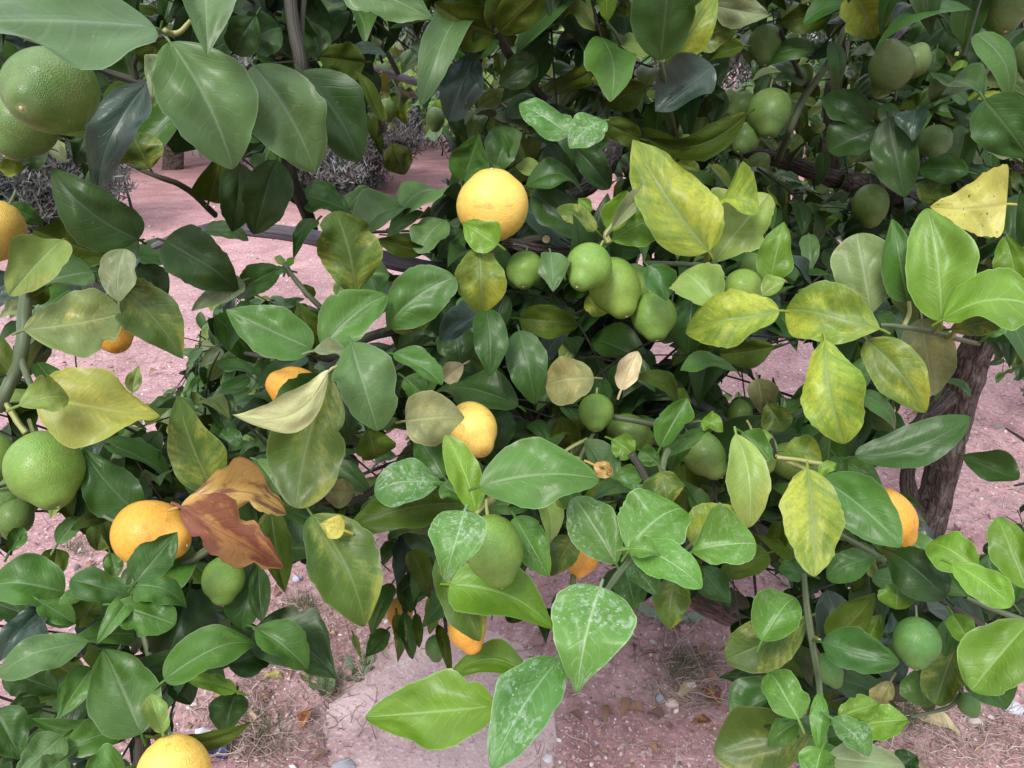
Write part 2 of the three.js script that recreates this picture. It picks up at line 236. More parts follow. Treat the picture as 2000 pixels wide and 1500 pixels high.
// ---------------------------------------------------------------- the near leaves, one row each
const N0 = undefined;
const LEFT = [
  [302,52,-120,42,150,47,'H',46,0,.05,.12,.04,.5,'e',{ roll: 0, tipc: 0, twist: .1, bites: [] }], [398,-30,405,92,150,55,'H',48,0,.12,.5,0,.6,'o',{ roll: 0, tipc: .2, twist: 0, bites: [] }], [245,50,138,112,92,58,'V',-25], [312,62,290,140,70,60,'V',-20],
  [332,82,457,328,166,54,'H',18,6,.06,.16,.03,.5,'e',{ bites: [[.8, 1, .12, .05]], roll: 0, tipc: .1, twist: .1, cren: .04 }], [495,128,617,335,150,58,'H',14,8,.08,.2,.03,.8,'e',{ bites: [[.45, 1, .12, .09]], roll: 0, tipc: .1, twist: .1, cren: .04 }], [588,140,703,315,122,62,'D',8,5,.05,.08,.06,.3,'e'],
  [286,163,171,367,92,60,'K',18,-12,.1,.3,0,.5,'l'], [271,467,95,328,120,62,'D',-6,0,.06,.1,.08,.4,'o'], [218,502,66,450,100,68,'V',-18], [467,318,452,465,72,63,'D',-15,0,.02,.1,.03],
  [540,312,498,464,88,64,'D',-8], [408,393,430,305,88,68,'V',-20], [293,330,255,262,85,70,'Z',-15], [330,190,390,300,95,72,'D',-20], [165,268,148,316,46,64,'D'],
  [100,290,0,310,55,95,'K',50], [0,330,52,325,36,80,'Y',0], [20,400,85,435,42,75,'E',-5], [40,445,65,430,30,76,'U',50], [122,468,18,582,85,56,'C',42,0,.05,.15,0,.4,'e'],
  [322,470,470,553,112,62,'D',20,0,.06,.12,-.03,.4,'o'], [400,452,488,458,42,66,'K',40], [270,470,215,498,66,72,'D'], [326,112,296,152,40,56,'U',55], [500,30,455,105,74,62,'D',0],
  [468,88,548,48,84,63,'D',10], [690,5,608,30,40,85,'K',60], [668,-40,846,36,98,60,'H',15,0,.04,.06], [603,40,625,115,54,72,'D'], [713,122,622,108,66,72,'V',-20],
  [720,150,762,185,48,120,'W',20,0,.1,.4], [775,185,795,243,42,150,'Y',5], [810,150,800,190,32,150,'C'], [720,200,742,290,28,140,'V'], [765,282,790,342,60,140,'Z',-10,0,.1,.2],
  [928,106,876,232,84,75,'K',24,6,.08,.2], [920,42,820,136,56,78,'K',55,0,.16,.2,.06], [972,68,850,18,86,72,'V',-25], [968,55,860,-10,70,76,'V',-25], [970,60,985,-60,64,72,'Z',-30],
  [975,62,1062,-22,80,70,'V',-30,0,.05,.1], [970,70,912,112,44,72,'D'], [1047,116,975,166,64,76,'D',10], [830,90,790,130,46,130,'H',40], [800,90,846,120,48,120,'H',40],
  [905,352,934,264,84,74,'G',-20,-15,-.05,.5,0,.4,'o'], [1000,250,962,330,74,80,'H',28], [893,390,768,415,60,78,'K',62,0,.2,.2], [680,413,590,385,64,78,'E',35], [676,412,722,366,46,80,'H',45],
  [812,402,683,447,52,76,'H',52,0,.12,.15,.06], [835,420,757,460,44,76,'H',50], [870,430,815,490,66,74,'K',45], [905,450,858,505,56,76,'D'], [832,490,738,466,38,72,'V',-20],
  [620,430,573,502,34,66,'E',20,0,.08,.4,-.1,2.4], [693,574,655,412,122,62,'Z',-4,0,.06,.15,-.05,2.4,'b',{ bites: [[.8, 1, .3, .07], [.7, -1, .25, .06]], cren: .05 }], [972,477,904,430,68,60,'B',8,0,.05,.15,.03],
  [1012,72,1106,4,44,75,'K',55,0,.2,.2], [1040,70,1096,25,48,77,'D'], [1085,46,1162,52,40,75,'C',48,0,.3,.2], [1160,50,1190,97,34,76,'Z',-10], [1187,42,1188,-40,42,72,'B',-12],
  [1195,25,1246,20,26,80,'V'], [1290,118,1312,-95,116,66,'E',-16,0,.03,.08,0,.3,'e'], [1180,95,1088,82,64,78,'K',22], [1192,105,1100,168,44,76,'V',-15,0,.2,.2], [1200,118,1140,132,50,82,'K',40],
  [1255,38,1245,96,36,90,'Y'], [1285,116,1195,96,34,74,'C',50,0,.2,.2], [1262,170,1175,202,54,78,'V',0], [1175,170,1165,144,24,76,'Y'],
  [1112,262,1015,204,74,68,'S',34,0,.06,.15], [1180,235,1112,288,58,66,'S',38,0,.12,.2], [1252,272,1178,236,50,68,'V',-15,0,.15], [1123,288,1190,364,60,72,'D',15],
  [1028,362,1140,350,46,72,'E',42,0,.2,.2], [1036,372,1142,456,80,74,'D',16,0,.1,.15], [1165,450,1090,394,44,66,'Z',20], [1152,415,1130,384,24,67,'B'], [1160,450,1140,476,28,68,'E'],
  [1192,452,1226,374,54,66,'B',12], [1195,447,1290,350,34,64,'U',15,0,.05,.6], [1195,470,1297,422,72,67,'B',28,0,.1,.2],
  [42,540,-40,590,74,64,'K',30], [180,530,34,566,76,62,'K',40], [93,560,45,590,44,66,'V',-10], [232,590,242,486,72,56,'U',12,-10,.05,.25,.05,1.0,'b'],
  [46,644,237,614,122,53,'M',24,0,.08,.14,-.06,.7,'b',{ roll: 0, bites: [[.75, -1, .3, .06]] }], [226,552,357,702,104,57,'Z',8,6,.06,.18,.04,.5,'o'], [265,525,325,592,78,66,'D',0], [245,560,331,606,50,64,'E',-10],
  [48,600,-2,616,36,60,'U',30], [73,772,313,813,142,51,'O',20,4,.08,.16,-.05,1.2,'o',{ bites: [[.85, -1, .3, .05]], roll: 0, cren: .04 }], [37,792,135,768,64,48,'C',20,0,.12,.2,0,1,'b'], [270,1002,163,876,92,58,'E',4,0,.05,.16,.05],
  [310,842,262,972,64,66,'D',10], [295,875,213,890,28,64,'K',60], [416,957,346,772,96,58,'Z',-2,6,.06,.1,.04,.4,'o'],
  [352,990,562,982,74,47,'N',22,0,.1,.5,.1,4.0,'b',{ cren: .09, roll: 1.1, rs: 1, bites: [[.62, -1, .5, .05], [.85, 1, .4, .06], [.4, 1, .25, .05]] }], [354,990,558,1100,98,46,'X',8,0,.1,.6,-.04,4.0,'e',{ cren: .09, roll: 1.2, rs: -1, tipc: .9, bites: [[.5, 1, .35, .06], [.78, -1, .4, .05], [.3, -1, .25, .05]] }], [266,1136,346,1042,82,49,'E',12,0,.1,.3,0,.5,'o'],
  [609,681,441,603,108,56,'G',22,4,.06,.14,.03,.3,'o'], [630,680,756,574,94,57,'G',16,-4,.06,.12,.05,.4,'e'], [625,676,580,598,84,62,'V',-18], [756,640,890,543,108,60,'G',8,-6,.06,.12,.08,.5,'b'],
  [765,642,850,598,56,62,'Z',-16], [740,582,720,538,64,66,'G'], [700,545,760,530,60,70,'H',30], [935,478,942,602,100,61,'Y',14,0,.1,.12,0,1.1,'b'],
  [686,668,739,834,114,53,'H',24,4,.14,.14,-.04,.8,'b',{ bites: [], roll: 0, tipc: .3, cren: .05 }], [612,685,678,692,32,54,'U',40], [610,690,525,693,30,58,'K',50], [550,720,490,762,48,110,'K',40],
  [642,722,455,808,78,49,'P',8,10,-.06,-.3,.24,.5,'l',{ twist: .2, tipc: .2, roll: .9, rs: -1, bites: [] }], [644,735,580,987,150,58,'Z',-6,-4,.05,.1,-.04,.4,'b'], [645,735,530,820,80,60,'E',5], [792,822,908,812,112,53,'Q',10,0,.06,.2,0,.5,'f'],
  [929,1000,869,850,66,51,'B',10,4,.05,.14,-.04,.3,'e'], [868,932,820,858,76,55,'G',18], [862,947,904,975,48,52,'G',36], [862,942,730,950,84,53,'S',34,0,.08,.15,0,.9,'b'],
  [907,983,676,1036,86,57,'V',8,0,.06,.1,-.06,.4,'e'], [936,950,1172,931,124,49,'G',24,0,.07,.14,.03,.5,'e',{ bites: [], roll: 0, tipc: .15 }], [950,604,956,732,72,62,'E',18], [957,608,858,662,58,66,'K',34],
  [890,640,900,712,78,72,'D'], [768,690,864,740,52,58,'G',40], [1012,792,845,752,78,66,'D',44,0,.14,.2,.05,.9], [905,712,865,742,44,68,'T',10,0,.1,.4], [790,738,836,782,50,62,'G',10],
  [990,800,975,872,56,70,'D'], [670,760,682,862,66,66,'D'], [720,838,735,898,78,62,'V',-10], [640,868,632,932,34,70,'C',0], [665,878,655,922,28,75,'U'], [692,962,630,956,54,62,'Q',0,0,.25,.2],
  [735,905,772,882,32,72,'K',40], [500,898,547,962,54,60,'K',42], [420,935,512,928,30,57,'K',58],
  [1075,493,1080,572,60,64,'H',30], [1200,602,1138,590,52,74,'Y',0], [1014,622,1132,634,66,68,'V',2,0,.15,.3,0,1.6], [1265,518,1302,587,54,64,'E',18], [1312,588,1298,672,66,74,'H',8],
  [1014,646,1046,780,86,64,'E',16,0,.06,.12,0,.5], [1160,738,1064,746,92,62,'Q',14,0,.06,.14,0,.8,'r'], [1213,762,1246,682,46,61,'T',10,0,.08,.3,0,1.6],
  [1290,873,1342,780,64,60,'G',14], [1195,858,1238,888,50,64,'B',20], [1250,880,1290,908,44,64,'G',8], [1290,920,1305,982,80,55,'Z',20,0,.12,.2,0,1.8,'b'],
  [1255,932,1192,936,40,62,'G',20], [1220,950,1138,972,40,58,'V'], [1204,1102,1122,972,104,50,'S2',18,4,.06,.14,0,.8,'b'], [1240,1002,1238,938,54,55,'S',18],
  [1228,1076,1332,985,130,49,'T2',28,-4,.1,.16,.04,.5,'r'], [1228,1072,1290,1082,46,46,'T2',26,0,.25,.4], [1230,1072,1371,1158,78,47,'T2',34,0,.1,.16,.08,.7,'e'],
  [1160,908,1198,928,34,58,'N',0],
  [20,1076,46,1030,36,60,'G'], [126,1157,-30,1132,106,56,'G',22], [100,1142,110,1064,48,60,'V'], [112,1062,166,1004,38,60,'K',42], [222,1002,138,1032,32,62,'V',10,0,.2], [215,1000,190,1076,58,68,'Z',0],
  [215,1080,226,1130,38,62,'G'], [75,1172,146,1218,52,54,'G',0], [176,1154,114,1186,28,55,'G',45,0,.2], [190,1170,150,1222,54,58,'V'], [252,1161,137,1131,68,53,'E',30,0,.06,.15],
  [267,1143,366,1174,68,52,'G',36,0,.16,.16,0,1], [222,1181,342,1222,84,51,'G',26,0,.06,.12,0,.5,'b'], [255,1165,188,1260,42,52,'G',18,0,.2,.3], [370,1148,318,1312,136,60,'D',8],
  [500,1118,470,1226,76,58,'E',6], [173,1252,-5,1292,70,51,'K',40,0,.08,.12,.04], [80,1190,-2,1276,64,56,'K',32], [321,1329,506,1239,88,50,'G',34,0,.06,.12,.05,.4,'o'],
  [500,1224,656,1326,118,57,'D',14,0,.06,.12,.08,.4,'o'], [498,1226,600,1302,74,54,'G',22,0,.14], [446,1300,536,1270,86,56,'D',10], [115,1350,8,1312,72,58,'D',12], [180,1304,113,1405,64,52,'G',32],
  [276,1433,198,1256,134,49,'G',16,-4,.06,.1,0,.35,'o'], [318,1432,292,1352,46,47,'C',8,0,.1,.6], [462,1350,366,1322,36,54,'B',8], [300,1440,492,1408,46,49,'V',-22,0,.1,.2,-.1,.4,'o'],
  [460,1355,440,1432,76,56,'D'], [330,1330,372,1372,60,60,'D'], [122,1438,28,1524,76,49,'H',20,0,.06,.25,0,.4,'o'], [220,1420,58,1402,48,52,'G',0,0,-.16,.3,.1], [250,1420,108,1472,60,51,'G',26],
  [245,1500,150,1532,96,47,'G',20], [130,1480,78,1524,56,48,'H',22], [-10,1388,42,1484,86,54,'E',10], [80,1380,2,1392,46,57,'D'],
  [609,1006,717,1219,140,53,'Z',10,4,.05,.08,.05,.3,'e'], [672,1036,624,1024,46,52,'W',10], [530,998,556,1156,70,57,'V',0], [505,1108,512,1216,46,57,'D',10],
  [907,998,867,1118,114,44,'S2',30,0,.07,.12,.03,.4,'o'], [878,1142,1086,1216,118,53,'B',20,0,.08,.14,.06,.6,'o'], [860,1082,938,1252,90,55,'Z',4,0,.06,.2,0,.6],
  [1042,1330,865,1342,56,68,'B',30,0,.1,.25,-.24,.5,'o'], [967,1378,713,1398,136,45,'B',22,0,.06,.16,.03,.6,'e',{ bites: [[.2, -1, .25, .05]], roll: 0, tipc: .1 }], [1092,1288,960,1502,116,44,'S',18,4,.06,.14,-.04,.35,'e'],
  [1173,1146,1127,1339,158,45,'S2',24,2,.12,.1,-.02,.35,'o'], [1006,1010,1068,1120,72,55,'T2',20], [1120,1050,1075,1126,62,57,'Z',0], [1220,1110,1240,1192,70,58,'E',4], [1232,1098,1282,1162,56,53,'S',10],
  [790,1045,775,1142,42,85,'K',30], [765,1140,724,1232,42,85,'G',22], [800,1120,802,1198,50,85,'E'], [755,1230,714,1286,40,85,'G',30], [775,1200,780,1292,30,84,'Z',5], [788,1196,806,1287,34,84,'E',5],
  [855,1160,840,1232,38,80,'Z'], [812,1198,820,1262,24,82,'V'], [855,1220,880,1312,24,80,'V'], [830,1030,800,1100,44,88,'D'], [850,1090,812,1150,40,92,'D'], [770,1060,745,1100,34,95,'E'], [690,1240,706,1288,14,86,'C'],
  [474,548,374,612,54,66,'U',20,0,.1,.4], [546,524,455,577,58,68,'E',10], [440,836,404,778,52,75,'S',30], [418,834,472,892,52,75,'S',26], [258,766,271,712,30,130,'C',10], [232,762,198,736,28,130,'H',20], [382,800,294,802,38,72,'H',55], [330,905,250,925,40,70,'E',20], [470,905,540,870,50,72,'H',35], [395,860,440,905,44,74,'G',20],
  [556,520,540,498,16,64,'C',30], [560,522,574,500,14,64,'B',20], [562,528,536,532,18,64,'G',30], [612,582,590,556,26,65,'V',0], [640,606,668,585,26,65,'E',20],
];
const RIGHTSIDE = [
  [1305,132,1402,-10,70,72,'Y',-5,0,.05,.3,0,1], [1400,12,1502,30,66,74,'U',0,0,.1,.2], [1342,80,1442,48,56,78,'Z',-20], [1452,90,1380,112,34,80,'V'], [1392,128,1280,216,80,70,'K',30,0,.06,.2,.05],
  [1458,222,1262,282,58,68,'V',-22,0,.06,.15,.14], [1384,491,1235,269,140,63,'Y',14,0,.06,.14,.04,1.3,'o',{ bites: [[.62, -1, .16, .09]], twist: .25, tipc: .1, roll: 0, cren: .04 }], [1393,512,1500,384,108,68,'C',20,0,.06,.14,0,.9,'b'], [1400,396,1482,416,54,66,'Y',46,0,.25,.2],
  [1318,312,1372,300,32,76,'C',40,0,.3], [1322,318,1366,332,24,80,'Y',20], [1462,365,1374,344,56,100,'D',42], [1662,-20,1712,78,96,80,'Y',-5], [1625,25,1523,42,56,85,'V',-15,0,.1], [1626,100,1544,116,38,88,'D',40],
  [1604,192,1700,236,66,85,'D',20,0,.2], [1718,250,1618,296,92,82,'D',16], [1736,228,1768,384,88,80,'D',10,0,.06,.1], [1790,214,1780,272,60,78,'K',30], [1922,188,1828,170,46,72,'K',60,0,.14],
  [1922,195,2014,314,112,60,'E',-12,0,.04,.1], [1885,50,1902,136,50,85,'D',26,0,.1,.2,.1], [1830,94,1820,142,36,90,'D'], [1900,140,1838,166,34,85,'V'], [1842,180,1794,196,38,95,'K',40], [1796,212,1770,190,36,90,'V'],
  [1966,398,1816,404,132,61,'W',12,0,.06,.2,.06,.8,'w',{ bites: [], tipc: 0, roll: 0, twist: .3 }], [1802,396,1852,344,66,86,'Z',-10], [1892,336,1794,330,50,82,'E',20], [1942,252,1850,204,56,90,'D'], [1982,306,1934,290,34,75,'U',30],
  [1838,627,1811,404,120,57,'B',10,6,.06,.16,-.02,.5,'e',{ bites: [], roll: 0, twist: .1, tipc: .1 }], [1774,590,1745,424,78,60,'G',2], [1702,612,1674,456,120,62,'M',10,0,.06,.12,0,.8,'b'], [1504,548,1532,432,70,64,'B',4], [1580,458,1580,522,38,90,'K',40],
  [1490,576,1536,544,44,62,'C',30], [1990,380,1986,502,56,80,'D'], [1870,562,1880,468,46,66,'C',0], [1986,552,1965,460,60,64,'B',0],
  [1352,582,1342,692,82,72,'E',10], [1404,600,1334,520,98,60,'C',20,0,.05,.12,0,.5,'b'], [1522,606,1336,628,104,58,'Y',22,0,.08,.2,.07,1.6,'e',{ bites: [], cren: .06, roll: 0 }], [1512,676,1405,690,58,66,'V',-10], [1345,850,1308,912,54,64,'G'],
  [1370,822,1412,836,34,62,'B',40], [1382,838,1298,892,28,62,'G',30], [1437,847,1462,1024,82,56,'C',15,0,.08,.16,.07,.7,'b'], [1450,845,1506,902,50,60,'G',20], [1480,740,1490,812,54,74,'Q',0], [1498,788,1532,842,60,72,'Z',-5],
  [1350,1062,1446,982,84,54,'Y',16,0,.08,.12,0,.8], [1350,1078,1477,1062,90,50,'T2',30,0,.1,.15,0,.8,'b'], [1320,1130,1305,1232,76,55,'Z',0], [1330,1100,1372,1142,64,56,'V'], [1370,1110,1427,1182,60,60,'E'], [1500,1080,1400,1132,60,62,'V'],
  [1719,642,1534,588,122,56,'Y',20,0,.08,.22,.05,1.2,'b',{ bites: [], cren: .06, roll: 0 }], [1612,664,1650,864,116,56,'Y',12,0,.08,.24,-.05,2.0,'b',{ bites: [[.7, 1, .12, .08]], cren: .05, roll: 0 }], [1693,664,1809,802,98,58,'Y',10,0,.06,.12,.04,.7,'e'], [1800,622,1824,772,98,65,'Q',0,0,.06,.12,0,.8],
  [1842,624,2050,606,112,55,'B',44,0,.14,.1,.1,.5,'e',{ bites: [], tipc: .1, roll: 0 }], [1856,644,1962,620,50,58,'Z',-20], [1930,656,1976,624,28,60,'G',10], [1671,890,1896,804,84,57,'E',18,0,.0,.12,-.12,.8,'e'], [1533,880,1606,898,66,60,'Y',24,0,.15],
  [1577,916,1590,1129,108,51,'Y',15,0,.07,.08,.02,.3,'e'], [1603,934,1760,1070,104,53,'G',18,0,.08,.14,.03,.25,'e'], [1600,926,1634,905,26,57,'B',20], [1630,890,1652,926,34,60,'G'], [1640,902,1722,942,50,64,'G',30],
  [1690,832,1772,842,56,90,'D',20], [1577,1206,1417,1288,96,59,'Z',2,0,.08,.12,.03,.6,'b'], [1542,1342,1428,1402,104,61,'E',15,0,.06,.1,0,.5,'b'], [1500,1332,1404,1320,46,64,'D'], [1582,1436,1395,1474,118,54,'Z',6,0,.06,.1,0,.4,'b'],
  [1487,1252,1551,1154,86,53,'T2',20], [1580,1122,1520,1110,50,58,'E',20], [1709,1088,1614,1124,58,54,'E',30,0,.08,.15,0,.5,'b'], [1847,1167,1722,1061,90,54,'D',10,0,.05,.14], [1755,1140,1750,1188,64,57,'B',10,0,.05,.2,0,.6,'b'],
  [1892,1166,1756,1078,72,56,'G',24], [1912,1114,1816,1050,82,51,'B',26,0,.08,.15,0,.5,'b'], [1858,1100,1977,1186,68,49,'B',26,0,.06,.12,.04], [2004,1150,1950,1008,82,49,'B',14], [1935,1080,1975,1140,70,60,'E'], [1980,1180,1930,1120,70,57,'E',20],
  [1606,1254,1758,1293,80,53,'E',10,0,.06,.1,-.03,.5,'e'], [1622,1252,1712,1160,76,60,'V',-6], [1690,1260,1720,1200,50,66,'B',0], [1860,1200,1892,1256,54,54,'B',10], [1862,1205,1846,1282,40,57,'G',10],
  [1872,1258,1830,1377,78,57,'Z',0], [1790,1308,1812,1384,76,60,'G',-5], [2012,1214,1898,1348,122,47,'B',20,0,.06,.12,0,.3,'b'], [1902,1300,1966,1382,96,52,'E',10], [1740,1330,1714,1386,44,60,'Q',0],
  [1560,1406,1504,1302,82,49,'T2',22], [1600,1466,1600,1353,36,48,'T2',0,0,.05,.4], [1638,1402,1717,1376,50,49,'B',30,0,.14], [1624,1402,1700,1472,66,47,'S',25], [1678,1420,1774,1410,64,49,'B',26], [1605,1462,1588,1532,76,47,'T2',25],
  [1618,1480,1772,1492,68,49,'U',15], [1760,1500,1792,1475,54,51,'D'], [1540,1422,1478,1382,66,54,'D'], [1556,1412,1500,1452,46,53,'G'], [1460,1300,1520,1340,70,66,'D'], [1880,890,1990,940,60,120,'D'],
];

// ---------------------------------------------------------------- the lemons: x, y, radius seen, distance, kind, pointing (degrees in the picture), towards the viewer, length, label
const LEMONS = [
  [963,402,69,68,'yellow',-92,25,.99,'big ripe yellow lemon with a small bright green leaf in front'],
  [922,837,50,64,'yellow',60,35,1.12,'ripe yellow lemon partly behind a folded green leaf'],
  [291,1041,66,56,'orange',15,10,1.06,'round orange yellow lemon beside the brown dry leaf'],
  [338,1514,68,47,'yellow',80,10,1.1,'speckled yellow lemon cut by the bottom edge of the photo'],
  [1732,1010,52,60,'orange',52,0,1.22,'orange lemon with a pointed tip beyond a long green leaf'],
  [1138,1088,32,60,'orange',110,10,1.1,'small orange lemon glimpsed below a speckled bright leaf'],
  [912,1230,36,66,'orange',70,10,1.1,'orange lemon low down behind a mottled olive leaf'],
  [780,1196,26,86,'orange',90,10,1.1,'tiny distant orange lemon above two small hanging leaves'],
  [210,628,52,62,'orange',60,10,1.1,'orange lemon showing below the pale mottled leaf'],
  [578,762,46,66,'orange',200,0,1.15,'dull orange lemon above the curled cream leaf'],
  [-12,452,54,70,'ochre',120,0,1.15,'orange lemon cut by the left edge of the photo'],
  [1110,197,12,150,'orange',90,0,1.1,'very small far orange lemon among the upper leaves'],
  [100,176,84,51,'dull',95,52,1.08,'large dull green lemon under the big pale leaf'],
  [48,240,60,58,'dull',110,15,1.15,'dull green lemon tucked behind the large upper left one'],
  [88,914,70,56,'green',62,15,1.06,'green lemon on a yellow stalk below the olive leaf'],
  [-18,892,42,60,'green',90,0,1.1,'green lemon cut off beside the stalked one on the left'],
  [10,972,58,66,'dark',95,0,1.12,'dark green lemon in shade at the left edge'],
  [30,1012,34,64,'dark',100,0,1.1,'lowest dark green lemon of the left edge bunch'],
  [436,1131,40,56,'green',85,15,1.08,'small green lemon under the brown dry leaf'],
  [965,1072,58,50,'green',78,12,1.15,'green lemon between two white speckled leaves'],
  [1025,526,36,72,'green',95,30,1.05,'round green lemon leftmost of the central bunch'],
  [1150,520,45,64,'green',120,28,1.05,'shiny green lemon at the front top of the central bunch'],
  [1200,558,52,68,'lime',72,20,1.12,'long light green lemon with a white tip in the central bunch'],
  [1236,560,38,72,'lime',100,10,1.2,'light green lemon squeezed behind the long one of the central bunch'],
  [1276,616,44,69,'green',85,18,1.06,'green lemon at the lower right of the central bunch'],
  [1181,672,24,88,'lime',90,0,1.2,'small yellowish green lemon in the shade below the bunch'],
  [1164,804,34,68,'green',95,30,1.08,'small green lemon above two thin crossing twigs'],
  [1228,845,38,75,'dark',20,0,1.15,'shaded green lemon behind a thin straight twig'],
  [1374,886,42,70,'dark',55,20,1.15,'dark green lemon with a shiny pointed tip beside curled leaf'],
  [1452,560,34,68,'lime',30,10,1.08,'light green lemon half behind a pale rounded leaf'],
  [1472,522,26,74,'green',60,0,1.1,'green lemon at the right of the pale rounded leaf, partly shaded'],
  [1482,878,38,68,'green',70,0,1.1,'green lemon behind the long drooping pale leaf'],
  [1550,902,38,72,'dark',20,0,1.3,'shaded lemon behind the thin twigs right of the drooping leaf'],
  [1444,808,26,86,'dark',90,0,1.1,'small shaded lemon beside the dark middle branch'],
  [1495,86,34,90,'dull',95,10,1.1,'dull green lemon hanging from the upper right thin branch'],
  [1545,85,16,92,'dull',110,0,1.4,'slim pale green young lemon right of a dull one'],
  [1503,218,42,88,'dull',95,10,1.08,'dull round green lemon, largest of the upper right trio'],
  [1450,206,26,95,'dull',140,0,1.1,'lemon half hidden at the left back of the upper right trio'],
  [1455,270,30,90,'dull',120,20,1.05,'small round lemon at the bottom of the upper right trio'],
  [1742,130,41,82,'pale',-115,25,1.08,'pale green lemon with blunt upturned tip in upper right'],
  [1786,120,30,88,'pale',-60,0,1.1,'lemon behind the pale blunt tipped one in upper right'],
  [1962,10,46,72,'dull',95,10,1.1,'green lemon cut off by the top edge at the right'],
  [2012,114,34,76,'dull',95,10,1.1,'green lemon cut off by the right edge of the photo'],
  [1826,276,31,92,'dull',100,25,1.06,'round dull lemon under the dark leaves at right'],
  [1700,400,36,110,'dark',90,0,1.1,'dim yellow green lemon below the thick dark limb'],
  [850,232,20,150,'dull',90,0,1.1,'small far lemon by the thin brown branch at top'],
  [893,273,12,150,'dull',90,0,1.1,'tiny far green lemon above the big yellow lemon'],
  [757,215,20,150,'dark',90,0,1.1,'small dark far lemon beside yellow green leaf'],
  [664,962,24,66,'green',40,0,1.2,'small green lemon under an arching leaf near centre left'],
  [1790,1253,43,54,'deep',98,15,1.08,'deep green round lemon at lower right among folded leaves'],
  [1618,1308,26,57,'deep',60,0,1.3,'small deep green lemon beside the vertical green stem'],
  [1892,1376,20,57,'deep',60,0,1.2,'glossy small green lemon under the large bright right leaf'],
  [852,1264,22,82,'deep',90,0,1.1,'small dark lemon beside the low hanging orange one'],
  [228,762,14,150,'green',30,0,1.2,'tiny far green lemon beyond the olive yellow leaf'],
];
// ---------------------------------------------------------------- the ground: red soil to the horizon
const soilTex = dataTex(1024, 1024, (u, v) => {
  const f = fbm(u * 8, v * 8, 1, 4, 8), g = fbm(u * 90, v * 90, 2, 2, 90), gr = noise(u * 256, v * 256, 3, 256), g2 = noise(u * 140 + 31.5, v * 140, 4, 140);
  let c = mixc([.245, .134, .138], [.40, .248, .256], clamp(f * 1.5 - 0.25));
  c = c.map((q) => q * (0.70 + 0.60 * g));
  if (gr > 0.82) c = mixc(c, gr > 0.93 ? [.56, .47, .46] : [.44, .32, .32], 0.5);
  if (g2 > 0.86) c = mixc(c, [.50, .42, .42], 0.7);
  if (gr < 0.1) c = mixc(c, [.09, .05, .05], 0.6);
  return c;
}, true, true);
const soilBump = dataTex(512, 512, (u, v) => { const b = 0.5 * fbm(u * 48, v * 48, 6, 3, 48) + 0.5 * noise(u * 150, v * 150, 8, 150); return [b, b, b]; }, false, true);
const patchC = onGround(855, 1392), patchAt = (x, z) => {                     // a pale trodden patch of packed gravel
  const e = Math.hypot((x - patchC.x) / 0.30, (z - patchC.z) / 0.36) + (fbm(x * 5, z * 5, 77, 3) - 0.5) * 0.9;
  return sm(1.05, 0.75, e);
};
const hgt = (x, z) => -.010 * patchAt(x, z) + (1 - .85 * patchAt(x, z)) * ((fbm(x * 1.1 + 50, z * 1.1 + 50, 5, 3) - 0.5) * 0.07 + (fbm(x * 9 + 50, z * 9 + 50, 15, 3) - 0.5) * 0.018 + (fbm(x * 26 + 50, z * 26 + 50, 19, 2) - 0.5) * 0.008 * (-z < 5 ? 1 : 0));
{
  const n = 220, pos = [], uv = [], col = [], idx = [];
  const wx = (t) => 1.6 * t + 88 * Math.pow(Math.abs(t), 5) * Math.sign(t), wz = (t) => -1.9 + 1.9 * t + 95 * Math.pow(Math.abs(t), 5) * Math.sign(t);
  for (let j = 0; j <= n; j++) for (let i = 0; i <= n; i++) {
    const x = wx(i / n * 2 - 1), z = wz(1 - j / n * 2); pos.push(x, hgt(x, z), z); uv.push(x / 1.3, z / 1.3);
    const p = patchAt(x, z), l = 0.85 + 0.4 * fbm(x * 0.8 + 9, z * 0.8 + 4, 31, 3), far = sm(4, 10, -z);
    const c = mixc(mixc([l, l * 0.97, l * 0.98], [1.25, 1.35, 1.35], p * 0.9), [1.0, .86, .84], far); col.push(...c);
  }
  for (let j = 0; j < n; j++) for (let i = 0; i < n; i++) { const a = j * (n + 1) + i; idx.push(a, a + 1, a + n + 1, a + 1, a + n + 2, a + n + 1); }
  const g = new THREE.BufferGeometry(); g.setAttribute('position', new THREE.Float32BufferAttribute(pos, 3)); g.setAttribute('uv', new THREE.Float32BufferAttribute(uv, 2)); g.setAttribute('color', new THREE.Float32BufferAttribute(col, 3)); g.setIndex(idx); g.computeVertexNormals();
  const m = part('ground', g, new THREE.MeshStandardMaterial({ map: soilTex, bumpMap: soilBump, bumpScale: 0.006, roughness: 0.95, vertexColors: true, side: THREE.DoubleSide }), scene);
  m.userData.kind = 'structure';
}
